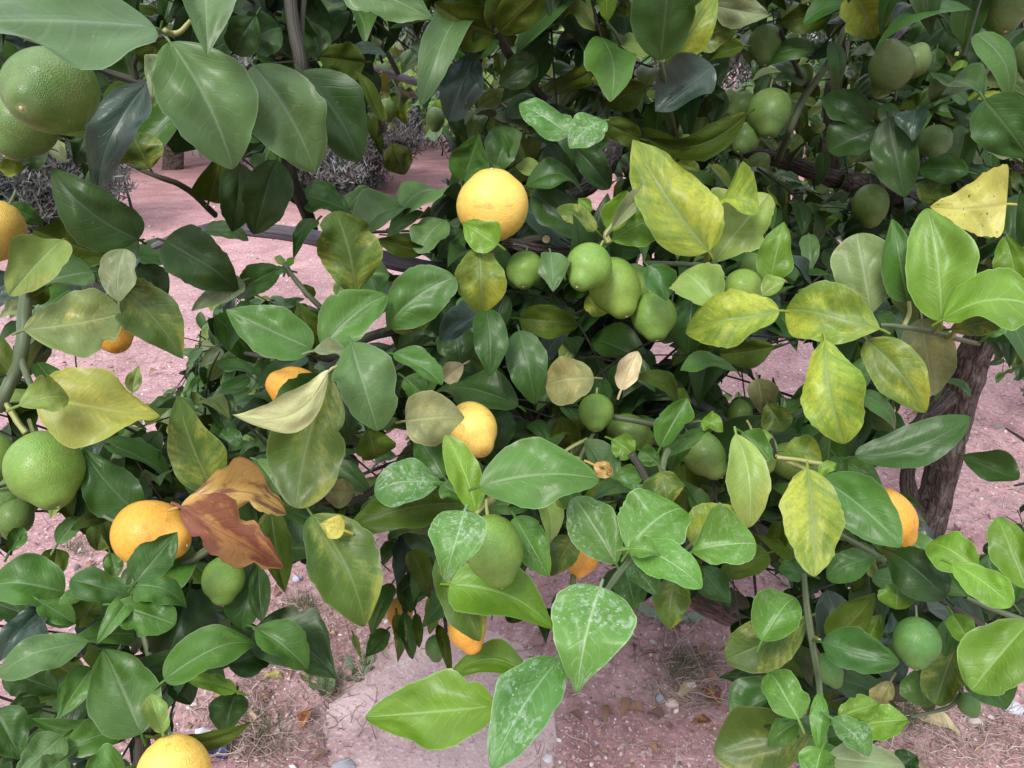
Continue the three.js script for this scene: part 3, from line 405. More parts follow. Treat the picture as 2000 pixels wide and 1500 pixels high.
{ // the pale smooth flat slab of trodden cement in the soil
  const pos = [], uv = [], idx = [], nr = 14, na = 72;
  for (let i = 0; i <= nr; i++) for (let j = 0; j <= na; j++) {
    const a = (j % na) / na * 6.28318, ox = Math.cos(a), oz = Math.sin(a), k = i / nr * (.8 + .5 * fbm(ox * 1.6 + 9, oz * 1.6 + 9, 12, 5) + .16 * (fbm(ox * 9 + 9, oz * 9 + 9, 13, 2) - .5)), x = patchC.x + ox * k * .285, z = patchC.z + oz * k * .34;
    const e = i / nr; pos.push(x, .014 + .012 * (fbm(x * 6, z * 6, 5, 2) - .5) + - .026 * e * e * e, z); uv.push(x / .9, z / .9);
  }
  for (let i = 0; i < nr; i++) for (let j = 0; j < na; j++) { const q = i * (na + 1) + j; idx.push(q, q + 1, q + na + 1, q + 1, q + na + 2, q + na + 1); }
  const g = new THREE.BufferGeometry(); g.setAttribute('position', new THREE.Float32BufferAttribute(pos, 3)); g.setAttribute('uv', new THREE.Float32BufferAttribute(uv, 2)); g.setIndex(idx); g.computeVertexNormals();
  const m = part('path', g, new THREE.MeshStandardMaterial({ map: dataTex(512, 512, (u, v) => { const f = fbm(u * 7, v * 7, 3, 4, 7), s = noise(u * 170, v * 170, 8, 170); let q = mixc([.42, .275, .285], [.62, .465, .475], clamp(f * 1.8 - .4)).map((t) => t * (.88 + .24 * fbm(u * 60, v * 60, 5, 2, 60))); if (s > .8) q = mixc(q, [.70, .62, .62], .5); if (s < .12) q = mixc(q, [.22, .13, .12], .6); return q; }, true, true), bumpMap: soilBump, bumpScale: .003, roughness: .9, side: THREE.DoubleSide }), scene);
  m.userData.kind = 'structure';
}
const Q = new THREE.Quaternion(), M4 = new THREE.Matrix4(), S3 = new V3(), E3 = new THREE.Euler();
function scatter(name, label, category, geo, mat, list, parent = scene) {      // list of [Matrix4, Color]
  const m = new THREE.InstancedMesh(geo, mat, list.length); m.name = name; m.castShadow = m.receiveShadow = true;
  list.forEach(([a, c], i) => { m.setMatrixAt(i, a); if (c) m.setColorAt(i, c); });
  m.userData.kind = 'stuff'; if (label) { m.userData.label = label; m.userData.category = category; }
  parent.add(m); return m;
}
function rockGeo(seed, det = 1) {
  const g = mergeVertices(new THREE.IcosahedronGeometry(1, det).deleteAttribute('normal').deleteAttribute('uv')), p = g.attributes.position;
  for (let i = 0; i < p.count; i++) { const v = new V3().fromBufferAttribute(p, i), k = 0.72 + 0.5 * fbm(v.x * 1.6 + 9, v.y * 1.6 + v.z * 2 + 9, seed, 2); p.setXYZ(i, v.x * k, v.y * k * 0.7, v.z * k); }
  g.computeVertexNormals(); return g;
}
const stoneMat = new THREE.MeshStandardMaterial({ color: 0xffffff, roughness: 0.9 });
{
  const list = [];
  for (let i = 0; i < 22000; i++) {
    const px = rr(-100, 2100), py = 300 + 1300 * Math.pow(R(), 0.7), p = onGround(px, py);
    if (-p.z > 9 || patchAt(p.x, p.z) > .3 + R() * .95) continue;
    const far = clamp((-p.z - 1) / 5), r = (0.0016 + 0.005 * R() * R() * R() + (R() < 0.04 ? 0.007 * R() : 0)) * (1 + 1.6 * far);
    p.y = hgt(p.x, p.z) + r * 0.15;
    M4.compose(p, Q.setFromEuler(E3.set(rr(0, 6), rr(0, 6), rr(0, 6))), S3.set(r * rr(.7, 1.3), r * rr(.6, 1), r * rr(.7, 1.3)));
    const k = R(), b = rr(.75, 1.1);
    list.push([M4.clone(), new THREE.Color().setRGB(...(k < .45 ? [.42 * b, .27 * b, .26 * b] : k < .75 ? [.52 * b, .42 * b, .41 * b] : k < .92 ? [.66 * b, .60 * b, .59 * b] : [.2 * b, .19 * b, .2 * b]))]);
  }
  scatter('pebbles', 'small pale and reddish pebbles strewn over the red soil', 'pebbles', rockGeo(3, 1), stoneMat, list);
}
for (const [px, py, rpx, c, label] of [
  [1070, 1478, 10, [.55, .53, .55], 'small white round stone at the bottom edge of the soil'], [1290, 1368, 9, [.30, .33, .38], 'small bluish grey stone beside the pinkish one'], [1311, 1379, 11, [.55, .42, .38], 'small pinkish pale stone beside the bluish grey one'],
  [1978, 1380, 17, [.46, .48, .55], 'large pale bluish stone at the right edge'], [674, 1502, 22, [.34, .35, .39], 'flat grey blue stone cut by the bottom edge'], [376, 1382, 9, [.66, .62, .62], 'white stone in the dry grass at lower left'],
  [1050, 1262, 12, [.30, .18, .17], 'brown stone on the pale patch beside a bright leaf'], [1345, 1345, 13, [.58, .48, .46], 'pale flat stone in the dry tuft'], [1310, 1226, 7, [.6, .58, .58], 'little white stone behind the thistle'],
  [1905, 1412, 12, [.5, .42, .40], 'pale angular stone on the right hand soil'], [800, 1290, 8, [.5, .38, .38], 'little pink stone by the pale patch'], [960, 1470, 10, [.56, .46, .46], 'pale stone at the lower end of the pale patch'], [580, 1128, 8, [.42, .42, .55], 'small bluish stone in the dry grass behind the mottled leaf'],
]) {
  const p = onGround(px, py), r = rpx / FPX * p.clone().sub(EYE).dot(FWD) * 1.05; p.y = hgt(p.x, p.z) + r * 0.3;
  const g = rockGeo(Math.round(px), 2); g.rotateY(px); g.scale(r * 1.15, r, r);
  const m = part(numbered('stone'), g, new THREE.MeshStandardMaterial({ color: new THREE.Color().setRGB(...c), roughness: .85 }), scene); m.position.copy(p);
  Object.assign(m.userData, { label, category: 'stone', group: 'loose stones on the soil' });
}
// dry straw and withered grass
{
  const mk = (seed) => { const r = rng(seed), p = [new V3(0, 0, 0)]; for (let i = 1; i < 5; i++) p.push(new V3(i * .25, (r() - .4) * .09, (r() - .5) * .12)); return tube(p, [.012, .012, .010, .005], new V3(), 4); };
  const lists = [[], [], []];
  const zones = [[[470, 1130], [740, 1500], 1100], [[380, 1330], [520, 1500], 300], [[1270, 1270], [1420, 1390], 420], [[1690, 1370], [2000, 1500], 620], [[340, 560], [660, 600], 90], [[120, 660], [420, 830], 480], [[1850, 800], [2000, 1020], 160], [[700, 1200], [1430, 1500], 420], [[0, 1000], [240, 1200], 140], [[-100, 1450], [2100, 1700], 900], [[280, 470], [660, 620], 260], [[1860, 720], [2040, 1060], 200], [[640, 1040], [760, 1220], 130]];
  for (const [[x0, y0], [x1, y1], n] of zones) for (let i = 0; i < n; i++) {
    const p = onGround(rr(x0, x1), rr(y0, y1)), L = rr(.015, .08) * (R() < .1 ? 2 : 1), w = rr(.5, 1.2) * .09 / L * .9; p.y = hgt(p.x, p.z) + rr(.001, .012);
    M4.compose(p, Q.setFromEuler(E3.set(rr(0, 6), rr(0, 6.28), rr(-.12, .5) * R())), S3.set(L, L * w * 1.1, L * w * 1.1));
    const k = R(), b = rr(.7, 1.15); lists[i % 3].push([M4.clone(), new THREE.Color().setRGB(...(k < .6 ? [.38 * b, .29 * b, .25 * b] : k < .82 ? [.50 * b, .41 * b, .37 * b] : [.2 * b, .13 * b, .11 * b]))]);
  }
  const sm1 = new THREE.MeshStandardMaterial({ color: 0xffffff, roughness: .85 });
  lists.forEach((l, i) => scatter(numbered('dry_grass'), ['thin pale dry grass straws lying on the soil', 'withered grass litter scattered over red soil', 'broken straw stems strewn on the ground'][i], 'dry grass', mk(i + 3), sm1, l));
  const green = [], gb = mk(8);
  for (const [cx, cy, sx, sy, n] of [[590, 1185, 40, 30, 160], [1340, 1310, 60, 35, 260], [1650, 1390, 60, 20, 60], [1770, 1400, 40, 40, 160], [520, 1440, 60, 60, 160], [160, 1075, 40, 15, 90], [640, 1345, 30, 30, 90], [1700, 1385, 30, 20, 60]]) for (let i = 0; i < n; i++) {
    const p = onGround(cx + (R() + R() - 1) * sx, cy + (R() + R() - 1) * sy), L = rr(.015, .05); p.y = hgt(p.x, p.z);
    M4.compose(p, Q.setFromEuler(E3.set(0, rr(0, 6.28), rr(.2, 1.3))), S3.set(L, L * 1.6, L * 1.6)); const b = rr(.7, 1.2);
    green.push([M4.clone(), new THREE.Color().setRGB(.12 * b, .15 * b, .07 * b)]);
  }
  scatter('grass', 'short grey green grass tufts growing in the soil', 'grass', gb, sm1, green);
}

{ const list = [], g = leafGeo(new V3(1, 0, 0), new V3(0, 1, 0), new V3(0, 0, -1), 1, .42, { arch: .2, fold: .5, bend: .1, wave: 1.5, shape: 'e', ph: 2, roll: .8 }, 8, 2, false);
  for (let i = 0; i < 700; i++) { const p = onGround(rr(-100, 2100), 640 + 900 * R()); if (R() < patchAt(p.x, p.z)) continue; const L = rr(.012, .055) * (R() < .5 ? .6 : 1); p.y = hgt(p.x, p.z) + .004; M4.compose(p, Q.setFromEuler(E3.set(rr(-.3, .3), rr(0, 6.28), rr(-.3, .3))), S3.set(L, L, L)); const b = rr(.6, 1.2), k = R(); list.push([M4.clone(), new THREE.Color().setRGB(...(k < .5 ? [.24 * b, .14 * b, .09 * b] : k < .8 ? [.36 * b, .25 * b, .17 * b] : [.14 * b, .08 * b, .06 * b]))]); }
  scatter('leaf_litter', 'small brown withered leaf scraps strewn over the soil', 'leaf litter', g, new THREE.MeshStandardMaterial({ color: 0xffffff, roughness: .85, side: THREE.DoubleSide }), list); }

// ---------------------------------------------------------------- bark, trunks and limbs
const roughBark = (u, v, s) => { const w = fbm(u * 5, v * 5, s + 50, 2) * 1.2, r1 = 1 - Math.abs(fbm(u * 13 + w, v * 6, s, 3) * 2 - 1), r2 = 1 - Math.abs(fbm(u * 26 + w, v * 14, s + 9, 2) * 2 - 1); return clamp(1.15 - .75 * Math.pow(r1, 5) - .45 * Math.pow(r2, 5) - .5 * fbm(u * 50, v * 40, s + 20, 2)); };
const barkTex = (a, b, s) => dataTex(256, 256, (u, v) => { const f = fbm(u * 14, v * 4, s, 4, 0), g = fbm(u * 40, v * 20, s + 3, 2); return mixc(a, b, clamp(f * 1.6 - .35 + (g - .5) * .5)); }, true, true);
const barkB = dataTex(256, 256, (u, v) => { const b = fbm(u * 18, v * 5, 9, 4); return [b, b, b]; }, false, true);
const bark = new THREE.MeshStandardMaterial({ map: dataTex(512, 512, (u, v) => { const h = roughBark(u, v, 4), li = sm(.62, .74, fbm(u * 7, v * 6, 71, 4)); return mixc(mixc([.034, .023, .018], [.118, .088, .072], h), [.17, .17, .15], li * .55); }, true, true), bumpMap: dataTex(512, 512, (u, v) => { const h = roughBark(u, v, 4); return [h, h, h]; }, false, true), bumpScale: .009, roughness: .92 });
const limbMat = new THREE.MeshStandardMaterial({ map: barkTex([.085, .075, .095], [.21, .19, .225], 14), bumpMap: barkB, bumpScale: .003, roughness: .75 });
const twigMat = new THREE.MeshStandardMaterial({ map: barkTex([.05, .075, .035], [.12, .15, .07], 24), roughness: .6 });
const darkTwig = new THREE.MeshStandardMaterial({ map: barkTex([.018, .017, .012], [.052, .050, .036], 34), bumpMap: barkB, bumpScale: .002, roughness: .8 });
const stalkMat = new THREE.MeshStandardMaterial({ map: barkTex([.18, .20, .055], [.32, .32, .12], 44), roughness: .6 });
for (const m of [bark]) for (const t of [m.map, m.bumpMap]) t.repeat.set(1, 2.2);
function stem(tree, name, pts, mat, rough = .12, sides = 9) {                // [x, y, cm, radius seen] in the photograph
  const P3 = pts.map(([x, y, d]) => at(x, y, d / 100 * DS)), rad = pts.map(([, , d, r]) => r * d / 100 * DS / FPX);
  return part(name, tube(P3, rad, tree.position, sides, rough, Math.round(pts[0][0])), mat, tree);
}
function trunkFromGround(tree, name, gx, gy, pts, r0, mat) {
  const g0 = onGround(gx, gy, -0.06), P3 = [g0, ...pts.map(([x, y, d]) => at(x, y, d / 100 * DS))], d0 = g0.clone().sub(EYE).dot(FWD);
  return part(name, tube(P3, [r0 * d0 / FPX, ...pts.map(([, , d, r]) => r * d / 100 * DS / FPX)], tree.position, 26, .15, gx), mat, tree);
}
const treeA = thing('lemon_tree', 'lemon tree filling the left and middle, with purple grey side limb and dark low trunk', 'lemon tree', onGround(1665, 1390));
const treeB = thing('lemon_tree', 'lemon tree at the right with thick leaning brown trunk and yellowing leaves', 'lemon tree', onGround(1825, 1085));
trunkFromGround(treeA, 'trunk', 1665, 1390, [[1650, 1290, 158, 50], [1600, 1222, 150, 40]], 56, bark);
stem(treeA, 'limb', [[1610, 1235, 150, 36], [1560, 1212, 148, 32], [1470, 1208, 145, 30], [1385, 1172, 140, 30], [1260, 1075, 135, 27], [1110, 940, 130, 25], [1045, 830, 126, 24], [1000, 680, 124, 22], [992, 545, 126, 20], [1090, 410, 145, 18], [1188, 320, 165, 17], [1212, 240, 175, 15], [1240, 120, 185, 12]], bark, .2, 11);
stem(treeA, 'limb', [[1600, 1230, 150, 26], [1660, 1195, 150, 22], [1700, 1120, 150, 18], [1730, 1000, 155, 14]], bark, .2, 9);
stem(treeA, 'limb', [[300, 482, 82, 6], [345, 464, 81, 9], [420, 446, 80, 12], [480, 448, 79, 13], [560, 456, 78, 15], [650, 474, 76, 17], [760, 508, 76, 17], [860, 528, 82, 17], [930, 520, 100, 16], [1000, 560, 120, 18]], limbMat, .1, 11);
stem(treeA, 'limb', [[1000, 600, 122, 15], [985, 500, 100, 14], [1010, 480, 82, 13], [1060, 488, 78, 11], [1115, 492, 76, 8]], bark, .18);
stem(treeA, 'branch', [[1010, 482, 82, 9], [1035, 470, 80, 9], [1066, 466, 77, 8]], darkTwig, .2);
stem(treeA, 'branch', [[563, -60, 68, 13], [572, 40, 68, 13], [588, 143, 68, 13], [565, 240, 70, 13], [566, 335, 72, 13], [585, 385, 76, 12], [605, 432, 82, 12], [612, 465, 86, 11]], darkTwig);
stem(treeA, 'branch', [[598, -40, 69, 5], [590, 40, 69, 6], [584, 100, 68, 7]], darkTwig);
stem(treeA, 'branch', [[143, 108, 62, 6], [207, 140, 64, 7], [267, 160, 65, 8], [330, 187, 66, 8], [440, 215, 68, 9], [562, 245, 70, 11]], darkTwig);
stem(treeA, 'twig', [[267, 160, 65, 6], [262, 125, 64, 5], [300, 80, 60, 5], [335, 66, 56, 5]], darkTwig);
stem(treeA, 'twig', [[322, 60, 55, 5], [338, 66, 56, 6], [352, 62, 56, 5], [372, 40, 56, 4]], stalkMat);
stem(treeA, 'twig', [[232, 308, 70, 4], [262, 325, 70, 4], [300, 342, 70, 5], [350, 360, 72, 6], [420, 420, 84, 6]], darkTwig);
stem(treeA, 'branch', [[55, 560, 60, 12], [48, 610, 59, 13], [46, 650, 58, 13], [38, 705, 57, 13], [14, 760, 56, 13], [-10, 800, 56, 14]], twigMat, .15);
stem(treeA, 'twig', [[40, 700, 57, 8], [55, 740, 56, 6], [72, 772, 52, 4]], twigMat);
stem(treeA, 'twig', [[554, 515, 64, 4], [560, 522, 64, 6], [566, 532, 64, 4], [580, 550, 64, 5], [605, 580, 64, 5], [637, 610, 65, 6], [680, 650, 66, 7]], twigMat);
stem(treeA, 'twig', [[606, 682, 56, 5], [618, 694, 58, 6], [650, 700, 60, 8], [690, 672, 62, 9], [800, 640, 90, 10]], darkTwig);
stem(treeA, 'twig', [[625, 740, 54, 6], [650, 715, 58, 7], [680, 690, 61, 8]], darkTwig);
stem(treeA, 'twig', [[415, 1068, 56, 8], [380, 1090, 57, 9], [330, 1108, 58, 8], [270, 1142, 56, 7]], twigMat);
stem(treeA, 'twig', [[400, 1063, 54, 6], [412, 1066, 54, 7]], stalkMat);
stem(treeA, 'twig', [[590, 980, 60, 6], [630, 978, 62, 6], [700, 975, 66, 7], [790, 900, 72, 6]], darkTwig);
stem(treeA, 'twig', [[700, 930, 72, 3], [745, 912, 73, 4], [790, 898, 74, 4]], darkTwig);
stem(treeA, 'twig', [[1182, 1158, 46, 6], [1205, 1125, 48, 7], [1232, 1090, 50, 7], [1265, 1020, 56, 7], [1280, 960, 62, 7]], twigMat);
stem(treeA, 'twig', [[965, 1380, 46, 5], [1040, 1325, 47, 6], [1092, 1278, 48, 6], [1110, 1240, 52, 6], [1120, 1120, 60, 6]], twigMat);
stem(treeA, 'twig', [[930, 1003, 51, 5], [945, 985, 52, 8], [960, 975, 54, 9], [975, 940, 60, 8]], stalkMat);
stem(treeA, 'twig', [[1127, 907, 66, 4], [1145, 870, 67, 4], [1160, 845, 68, 4]], twigMat);
stem(treeA, 'twig', [[1090, 890, 66, 3], [1117, 873, 67, 4], [1147, 857, 68, 4]], stalkMat);
stem(treeA, 'twig', [[1195, 814, 70, 6], [1235, 820, 70, 6], [1278, 828, 70, 6], [1330, 830, 76, 6]], twigMat);
stem(treeA, 'twig', [[1232, 886, 62, 9], [1248, 910, 62, 8], [1260, 932, 62, 8], [1275, 960, 62, 8]], darkTwig);
stem(treeA, 'twig', [[1293, 920, 56, 6], [1298, 895, 57, 6], [1305, 880, 58, 7]], twigMat);
stem(treeA, 'branch', [[1250, 763, 84, 9], [1290, 766, 82, 10], [1347, 782, 80, 10], [1400, 812, 79, 10], [1440, 845, 78, 9]], darkTwig, .15);
stem(treeA, 'branch', [[733, 135, 130, 7], [780, 150, 128, 7], [830, 165, 125, 8], [930, 180, 120, 8], [1000, 210, 118, 8], [1050, 225, 130, 8], [1150, 250, 150, 9]], limbMat);
stem(treeA, 'twig', [[740, 80, 125, 5], [760, 110, 126, 5], [780, 150, 128, 5]], darkTwig);
stem(treeA, 'twig', [[1185, 43, 72, 3], [1205, 70, 74, 4], [1222, 105, 76, 4], [1240, 130, 78, 4]], twigMat);
stem(treeA, 'twig', [[1290, 118, 66, 4], [1296, 145, 68, 5], [1300, 180, 74, 4], [1330, 300, 120, 5]], twigMat);
stem(treeA, 'branch', [[970, 55, 71, 8], [985, 90, 74, 9], [1010, 130, 80, 9], [1060, 190, 95, 9], [1115, 240, 120, 9]], darkTwig);
stem(treeA, 'twig', [[1008, 270, 110, 5], [1030, 272, 112, 6], [1055, 262, 116, 5]], twigMat);
stem(treeA, 'twig', [[1190, 475, 66, 7], [1183, 460, 66, 6], [1192, 445, 66, 6], [1215, 410, 66, 5]], stalkMat);
stem(treeA, 'branch', [[278, 1430, 50, 14], [280, 1465, 51, 16], [274, 1510, 53, 17], [268, 1620, 60, 18]], darkTwig, .2);
stem(treeA, 'twig', [[268, 1160, 54, 6], [270, 1190, 58, 7], [300, 1310, 56, 8], [305, 1340, 52, 8], [285, 1430, 50, 9]], twigMat);
stem(treeA, 'twig', [[480, 690, 66, 4], [520, 696, 62, 5], [565, 694, 60, 6]], darkTwig);
stem(treeA, 'branch', [[805, 1040, 86, 6], [800, 1120, 86, 6], [790, 1200, 85, 5]], darkTwig);
stem(treeA, 'twig', [[840, 1130, 82, 5], [868, 1200, 80, 4], [870, 1290, 80, 3]], darkTwig);

trunkFromGround(treeB, 'trunk', 1786, 1092, [[1802, 1045, 212, 33], [1822, 985, 208, 31], [1840, 915, 204, 30], [1858, 840, 200, 30], [1876, 765, 195, 33], [1898, 695, 190, 31], [1932, 632, 184, 24], [1945, 540, 174, 25], [1930, 445, 165, 24]], 42, bark);
stem(treeB, 'limb', [[1905, 690, 189, 24], [1950, 650, 186, 20], [2010, 620, 184, 18], [2100, 560, 184, 14]], bark, .15);
stem(treeB, 'limb', [[1872, 760, 196, 22], [1838, 785, 193, 19], [1808, 815, 190, 18], [1792, 838, 187, 17]], bark, .2);
stem(treeB, 'limb', [[1812, 1020, 208, 17], [1785, 990, 207, 16], [1773, 945, 206, 15], [1774, 880, 205, 13]], bark, .2);
stem(treeB, 'limb', [[1925, 460, 168, 24], [1850, 415, 165, 23], [1760, 388, 160, 22], [1690, 362, 156, 20], [1620, 345, 150, 18], [1540, 318, 145, 15], [1470, 300, 140, 13], [1415, 285, 138, 11], [1370, 255, 135, 9]], bark, .18, 11);
stem(treeB, 'limb', [[1625, 350, 152, 15], [1622, 270, 150, 15], [1625, 190, 150, 16], [1640, 110, 152, 16], [1655, 30, 155, 14], [1665, -80, 160, 12]], bark, .14);
stem(treeB, 'branch', [[1520, 310, 140, 8], [1540, 262, 96, 6], [1570, 192, 94, 7], [1612, 130, 93, 7], [1645, 70, 92, 6], [1668, 10, 92, 6]], twigMat, .15);
stem(treeB, 'twig', [[1525, 60, 88, 4], [1545, 110, 91, 4], [1572, 165, 94, 5], [1578, 178, 94, 5]], darkTwig);
stem(treeB, 'branch', [[1830, -10, 100, 6], [1785, 38, 98, 7], [1760, 62, 97, 7], [1735, 90, 96, 5]], limbMat);
stem(treeB, 'limb', [[1760, 300, 120, 10], [1880, 260, 112, 12], [1950, 320, 125, 14], [2040, 360, 130, 14]], bark, .15);
stem(treeB, 'twig', [[1720, 634, 60, 4], [1765, 638, 60, 5], [1833, 652, 60, 5], [1870, 662, 60, 5], [1912, 672, 61, 4]], twigMat);
stem(treeB, 'twig', [[1775, 588, 60, 4], [1776, 612, 60, 4], [1766, 636, 60, 5]], stalkMat);
stem(treeB, 'twig', [[1838, 626, 57, 4], [1834, 638, 58, 6], [1824, 648, 60, 5]], stalkMat);
stem(treeB, 'twig', [[1868, 640, 58, 4], [1860, 655, 59, 6], [1850, 660, 60, 5]], stalkMat);
stem(treeB, 'twig', [[1517, 893, 58, 4], [1560, 898, 58, 4], [1605, 906, 58, 5]], stalkMat);
stem(treeB, 'twig', [[1516, 890, 59, 4], [1545, 905, 58, 4], [1575, 918, 55, 5], [1602, 934, 54, 4]], stalkMat);
stem(treeB, 'twig', [[1500, 800, 90, 6], [1505, 850, 70, 5], [1516, 892, 59, 5]], darkTwig);
stem(treeB, 'branch', [[1400, 520, 76, 6], [1330, 516, 73, 5], [1258, 514, 70, 5]], twigMat);
stem(treeB, 'twig', [[1384, 490, 64, 5], [1382, 505, 68, 5], [1375, 520, 74, 5]], stalkMat);
stem(treeB, 'twig', [[1637, 1042, 56, 5], [1690, 1072, 56, 6], [1730, 1096, 57, 6], [1800, 1140, 60, 5]], twigMat);
stem(treeB, 'branch', [[1570, 1120, 58, 5], [1576, 1187, 57, 7], [1586, 1253, 56, 7], [1596, 1310, 54, 7], [1601, 1352, 51, 6], [1610, 1450, 49, 7]], twigMat);
stem(treeB, 'branch', [[1830, 1168, 56, 5], [1865, 1188, 56, 6], [1893, 1204, 56, 7], [1930, 1232, 57, 7], [2010, 1290, 60, 8]], darkTwig);
stem(treeB, 'branch', [[1888, 1167, 55, 4], [1930, 1186, 55, 5], [2010, 1215, 56, 6]], twigMat);
stem(treeB, 'twig', [[1600, 1250, 54, 4], [1592, 1246, 56, 5]], stalkMat);
stem(treeB, 'branch', [[1780, 1400, 60, 3], [1868, 1370, 58, 4], [1880, 1250, 57, 4]], twigMat);

for (const r of LEFT) traceLeaf(r, treeA);
for (const r of RIGHTSIDE) traceLeaf(r, treeB);

// ---------------------------------------------------------------- lemons
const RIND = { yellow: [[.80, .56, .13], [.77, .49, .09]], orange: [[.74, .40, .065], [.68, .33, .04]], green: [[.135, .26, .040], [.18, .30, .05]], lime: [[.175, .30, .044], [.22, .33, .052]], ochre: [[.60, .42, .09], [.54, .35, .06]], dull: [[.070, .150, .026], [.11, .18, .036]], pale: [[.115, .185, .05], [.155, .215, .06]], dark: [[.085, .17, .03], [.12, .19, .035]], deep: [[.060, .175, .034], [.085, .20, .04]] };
const poreBump = dataTex(512, 512, (u, v) => {
  let best = 1; const x = u * 100, y = v * 100, xi = Math.floor(x), yi = Math.floor(y), w = (q) => ((q % 100) + 100) % 100;
  for (let a = -1; a <= 1; a++) for (let b = -1; b <= 1; b++) { const cx = xi + a + hash(w(xi + a), w(yi + b), 5), cy = yi + b + hash(w(xi + a), w(yi + b), 6); best = Math.min(best, Math.hypot(x - cx, y - cy)); }
  const q = 0.35 + 0.5 * sm(0.05, 0.5, best) + 0.25 * (fbm(u * 9, v * 9, 3, 2, 9) - 0.5); return [q, q, q];
}, false, true);
const rindMats = {};
function rindMat(kind) {
  if (!rindMats[kind]) {
    const [a, b] = RIND[kind], s = kind.length * 7 + kind.charCodeAt(0), ripe = kind === 'yellow' || kind === 'orange' || kind === 'ochre';
    const map = dataTex(256, 256, (u, v) => {
      const f = fbm(u * 6, v * 5, s, 4, 6), pore = fbm(u * 60, v * 50, s + 7, 1, 60);
      let c = mixc(a, b, clamp(f * 1.7 - .35)).map((q) => q * (.9 + .2 * pore));
      const d = fbm(u * 20, v * 18, s + 30, 2, 20); if (d > .78) c = mixc(c, ripe ? [.30, .17, .04] : [.22, .26, .12], .35 * sm(.78, .84, d));
      c = mixc(c, ripe ? [.5, .36, .08] : [.34, .40, .18], .55 * sm(.045, .015, v));
      return c;
    }, true, true);
    rindMats[kind] = new THREE.MeshPhysicalMaterial({ map, bumpMap: poreBump, bumpScale: .0006, roughness: .38, clearcoat: .15, clearcoatRoughness: .35, specularIntensity: .8 });
  }
  return rindMats[kind];
}
const scarMat = new THREE.MeshStandardMaterial({ color: new THREE.Color().setRGB(.5, .42, .22), roughness: .8 }), calyxMat = new THREE.MeshStandardMaterial({ color: new THREE.Color().setRGB(.20, .24, .06), roughness: .7 });
function lemonGeo(r, el, seed) {                              // tip at -y
  const nt = 34, na = 44, pos = [], uv = [], idx = [], p = rng(seed), k1 = p() * 6, bump = el < 1.03 ? .05 : .17 + .1 * p();
  for (let i = 0; i <= nt; i++) for (let j = 0; j <= na; j++) {
    const th = Math.PI * i / nt, a = j / na * 6.28318, c = Math.cos(th);                 // th = 0 at the tip
    let rad = Math.pow(Math.sin(th), .93), y = -c * el;
    const tip = Math.pow(sm(.70, 1, c), 1.5); y -= tip * bump; rad *= 1 - .05 * sm(.5, .9, c) * (1 - tip);
    const neck = sm(.88, 1, -c); y -= neck * -.03; rad *= 1 + .05 * neck;
    const wob = 1 + .035 * Math.sin(a * 2 + k1) * Math.sin(th) + .02 * Math.sin(a * 3 + k1 * 2 + th * 2) * Math.sin(th);
    pos.push(Math.cos(a) * rad * r * wob, y * r, Math.sin(a) * rad * r * wob); uv.push(j / na, i / nt);
  }
  const w = na + 1;
  for (let i = 0; i < nt; i++) for (let j = 0; j < na; j++) { const q = i * w + j; idx.push(q, q + w, q + 1, q + 1, q + w, q + w + 1); }
  const g = new THREE.BufferGeometry(); g.setAttribute('position', new THREE.Float32BufferAttribute(pos, 3)); g.setAttribute('uv', new THREE.Float32BufferAttribute(uv, 2)); g.setIndex(idx); g.computeVertexNormals();
  const nn = g.attributes.normal; for (let i = 0; i <= nt; i++) nn.setXYZ(i * w + na, nn.getX(i * w), nn.getY(i * w), nn.getZ(i * w));
  return [g, (el + bump) * r];
}
LEMONS.forEach(([x, y, rp, dcm, kind, ang, tow, el, label], i) => {
  const d = dcm / 100 * DS, r = rp / FPX * d * .985, c = at(x, y, d), an = ang * Math.PI / 180, to = tow * Math.PI / 180;
  const dir = new V3().addScaledVector(RIGHT, Math.cos(an) * Math.cos(to)).addScaledVector(UPV, -Math.sin(an) * Math.cos(to)).addScaledVector(FWD, -Math.sin(to)).normalize();
  const t = thing('lemon', label, 'lemon', c, 'lemons hanging in the lemon trees');
  t.quaternion.setFromUnitVectors(new V3(0, -1, 0), dir);
  const [g, reach] = lemonGeo(r, el < 1.03 ? el : el - .01, i + 3);
  part('rind', g, rindMat(kind), t);
  const sc = new THREE.SphereGeometry(r * .05, 8, 6); sc.scale(1, .6, 1); sc.translate(0, -reach, 0); part('tip', sc, scarMat, t);
  const cal = []; for (let k = 0; k < 5; k++) { const q = new THREE.SphereGeometry(r * .11, 7, 5); q.scale(1, .35, .6); q.translate(r * .10, 0, 0); q.rotateY(k * 1.2566); cal.push(q); }
  const cg = mergeGeometries(cal); cg.translate(0, el * r * .985, 0); part('calyx', cg, calyxMat, t);
  const bend = new V3(rr(-.2, .2), 1, rr(-.2, .2)).multiplyScalar(r * .55);
  part('stalk', tube([new V3(0, el * r * .97, 0), new V3(bend.x * .3, el * r + bend.y * .5, bend.z * .3), new V3(bend.x, el * r + bend.y, bend.z)], [r * .07, r * .055, r * .06]), kind === 'green' ? stalkMat : twigMat, t);
});
{ // sawn end of the pruned stub beside the big yellow lemon
  const p = at(1067, 467, .755 * DS), f = EYE.clone().sub(p).normalize(), g = new THREE.CylinderGeometry(.0042, .0046, .004, 18).rotateX(Math.PI / 2), ring = new THREE.TorusGeometry(.0044, .0012, 8, 20);
  for (const [q, m] of [[g, scarMat], [ring, darkTwig]]) { const o = part(q === g ? 'sawn_end' : 'bark_ring', q, m, treeA); o.position.copy(p).addScaledVector(f, .003).sub(treeA.position); o.quaternion.setFromUnitVectors(new V3(0, 0, 1), f); }
}
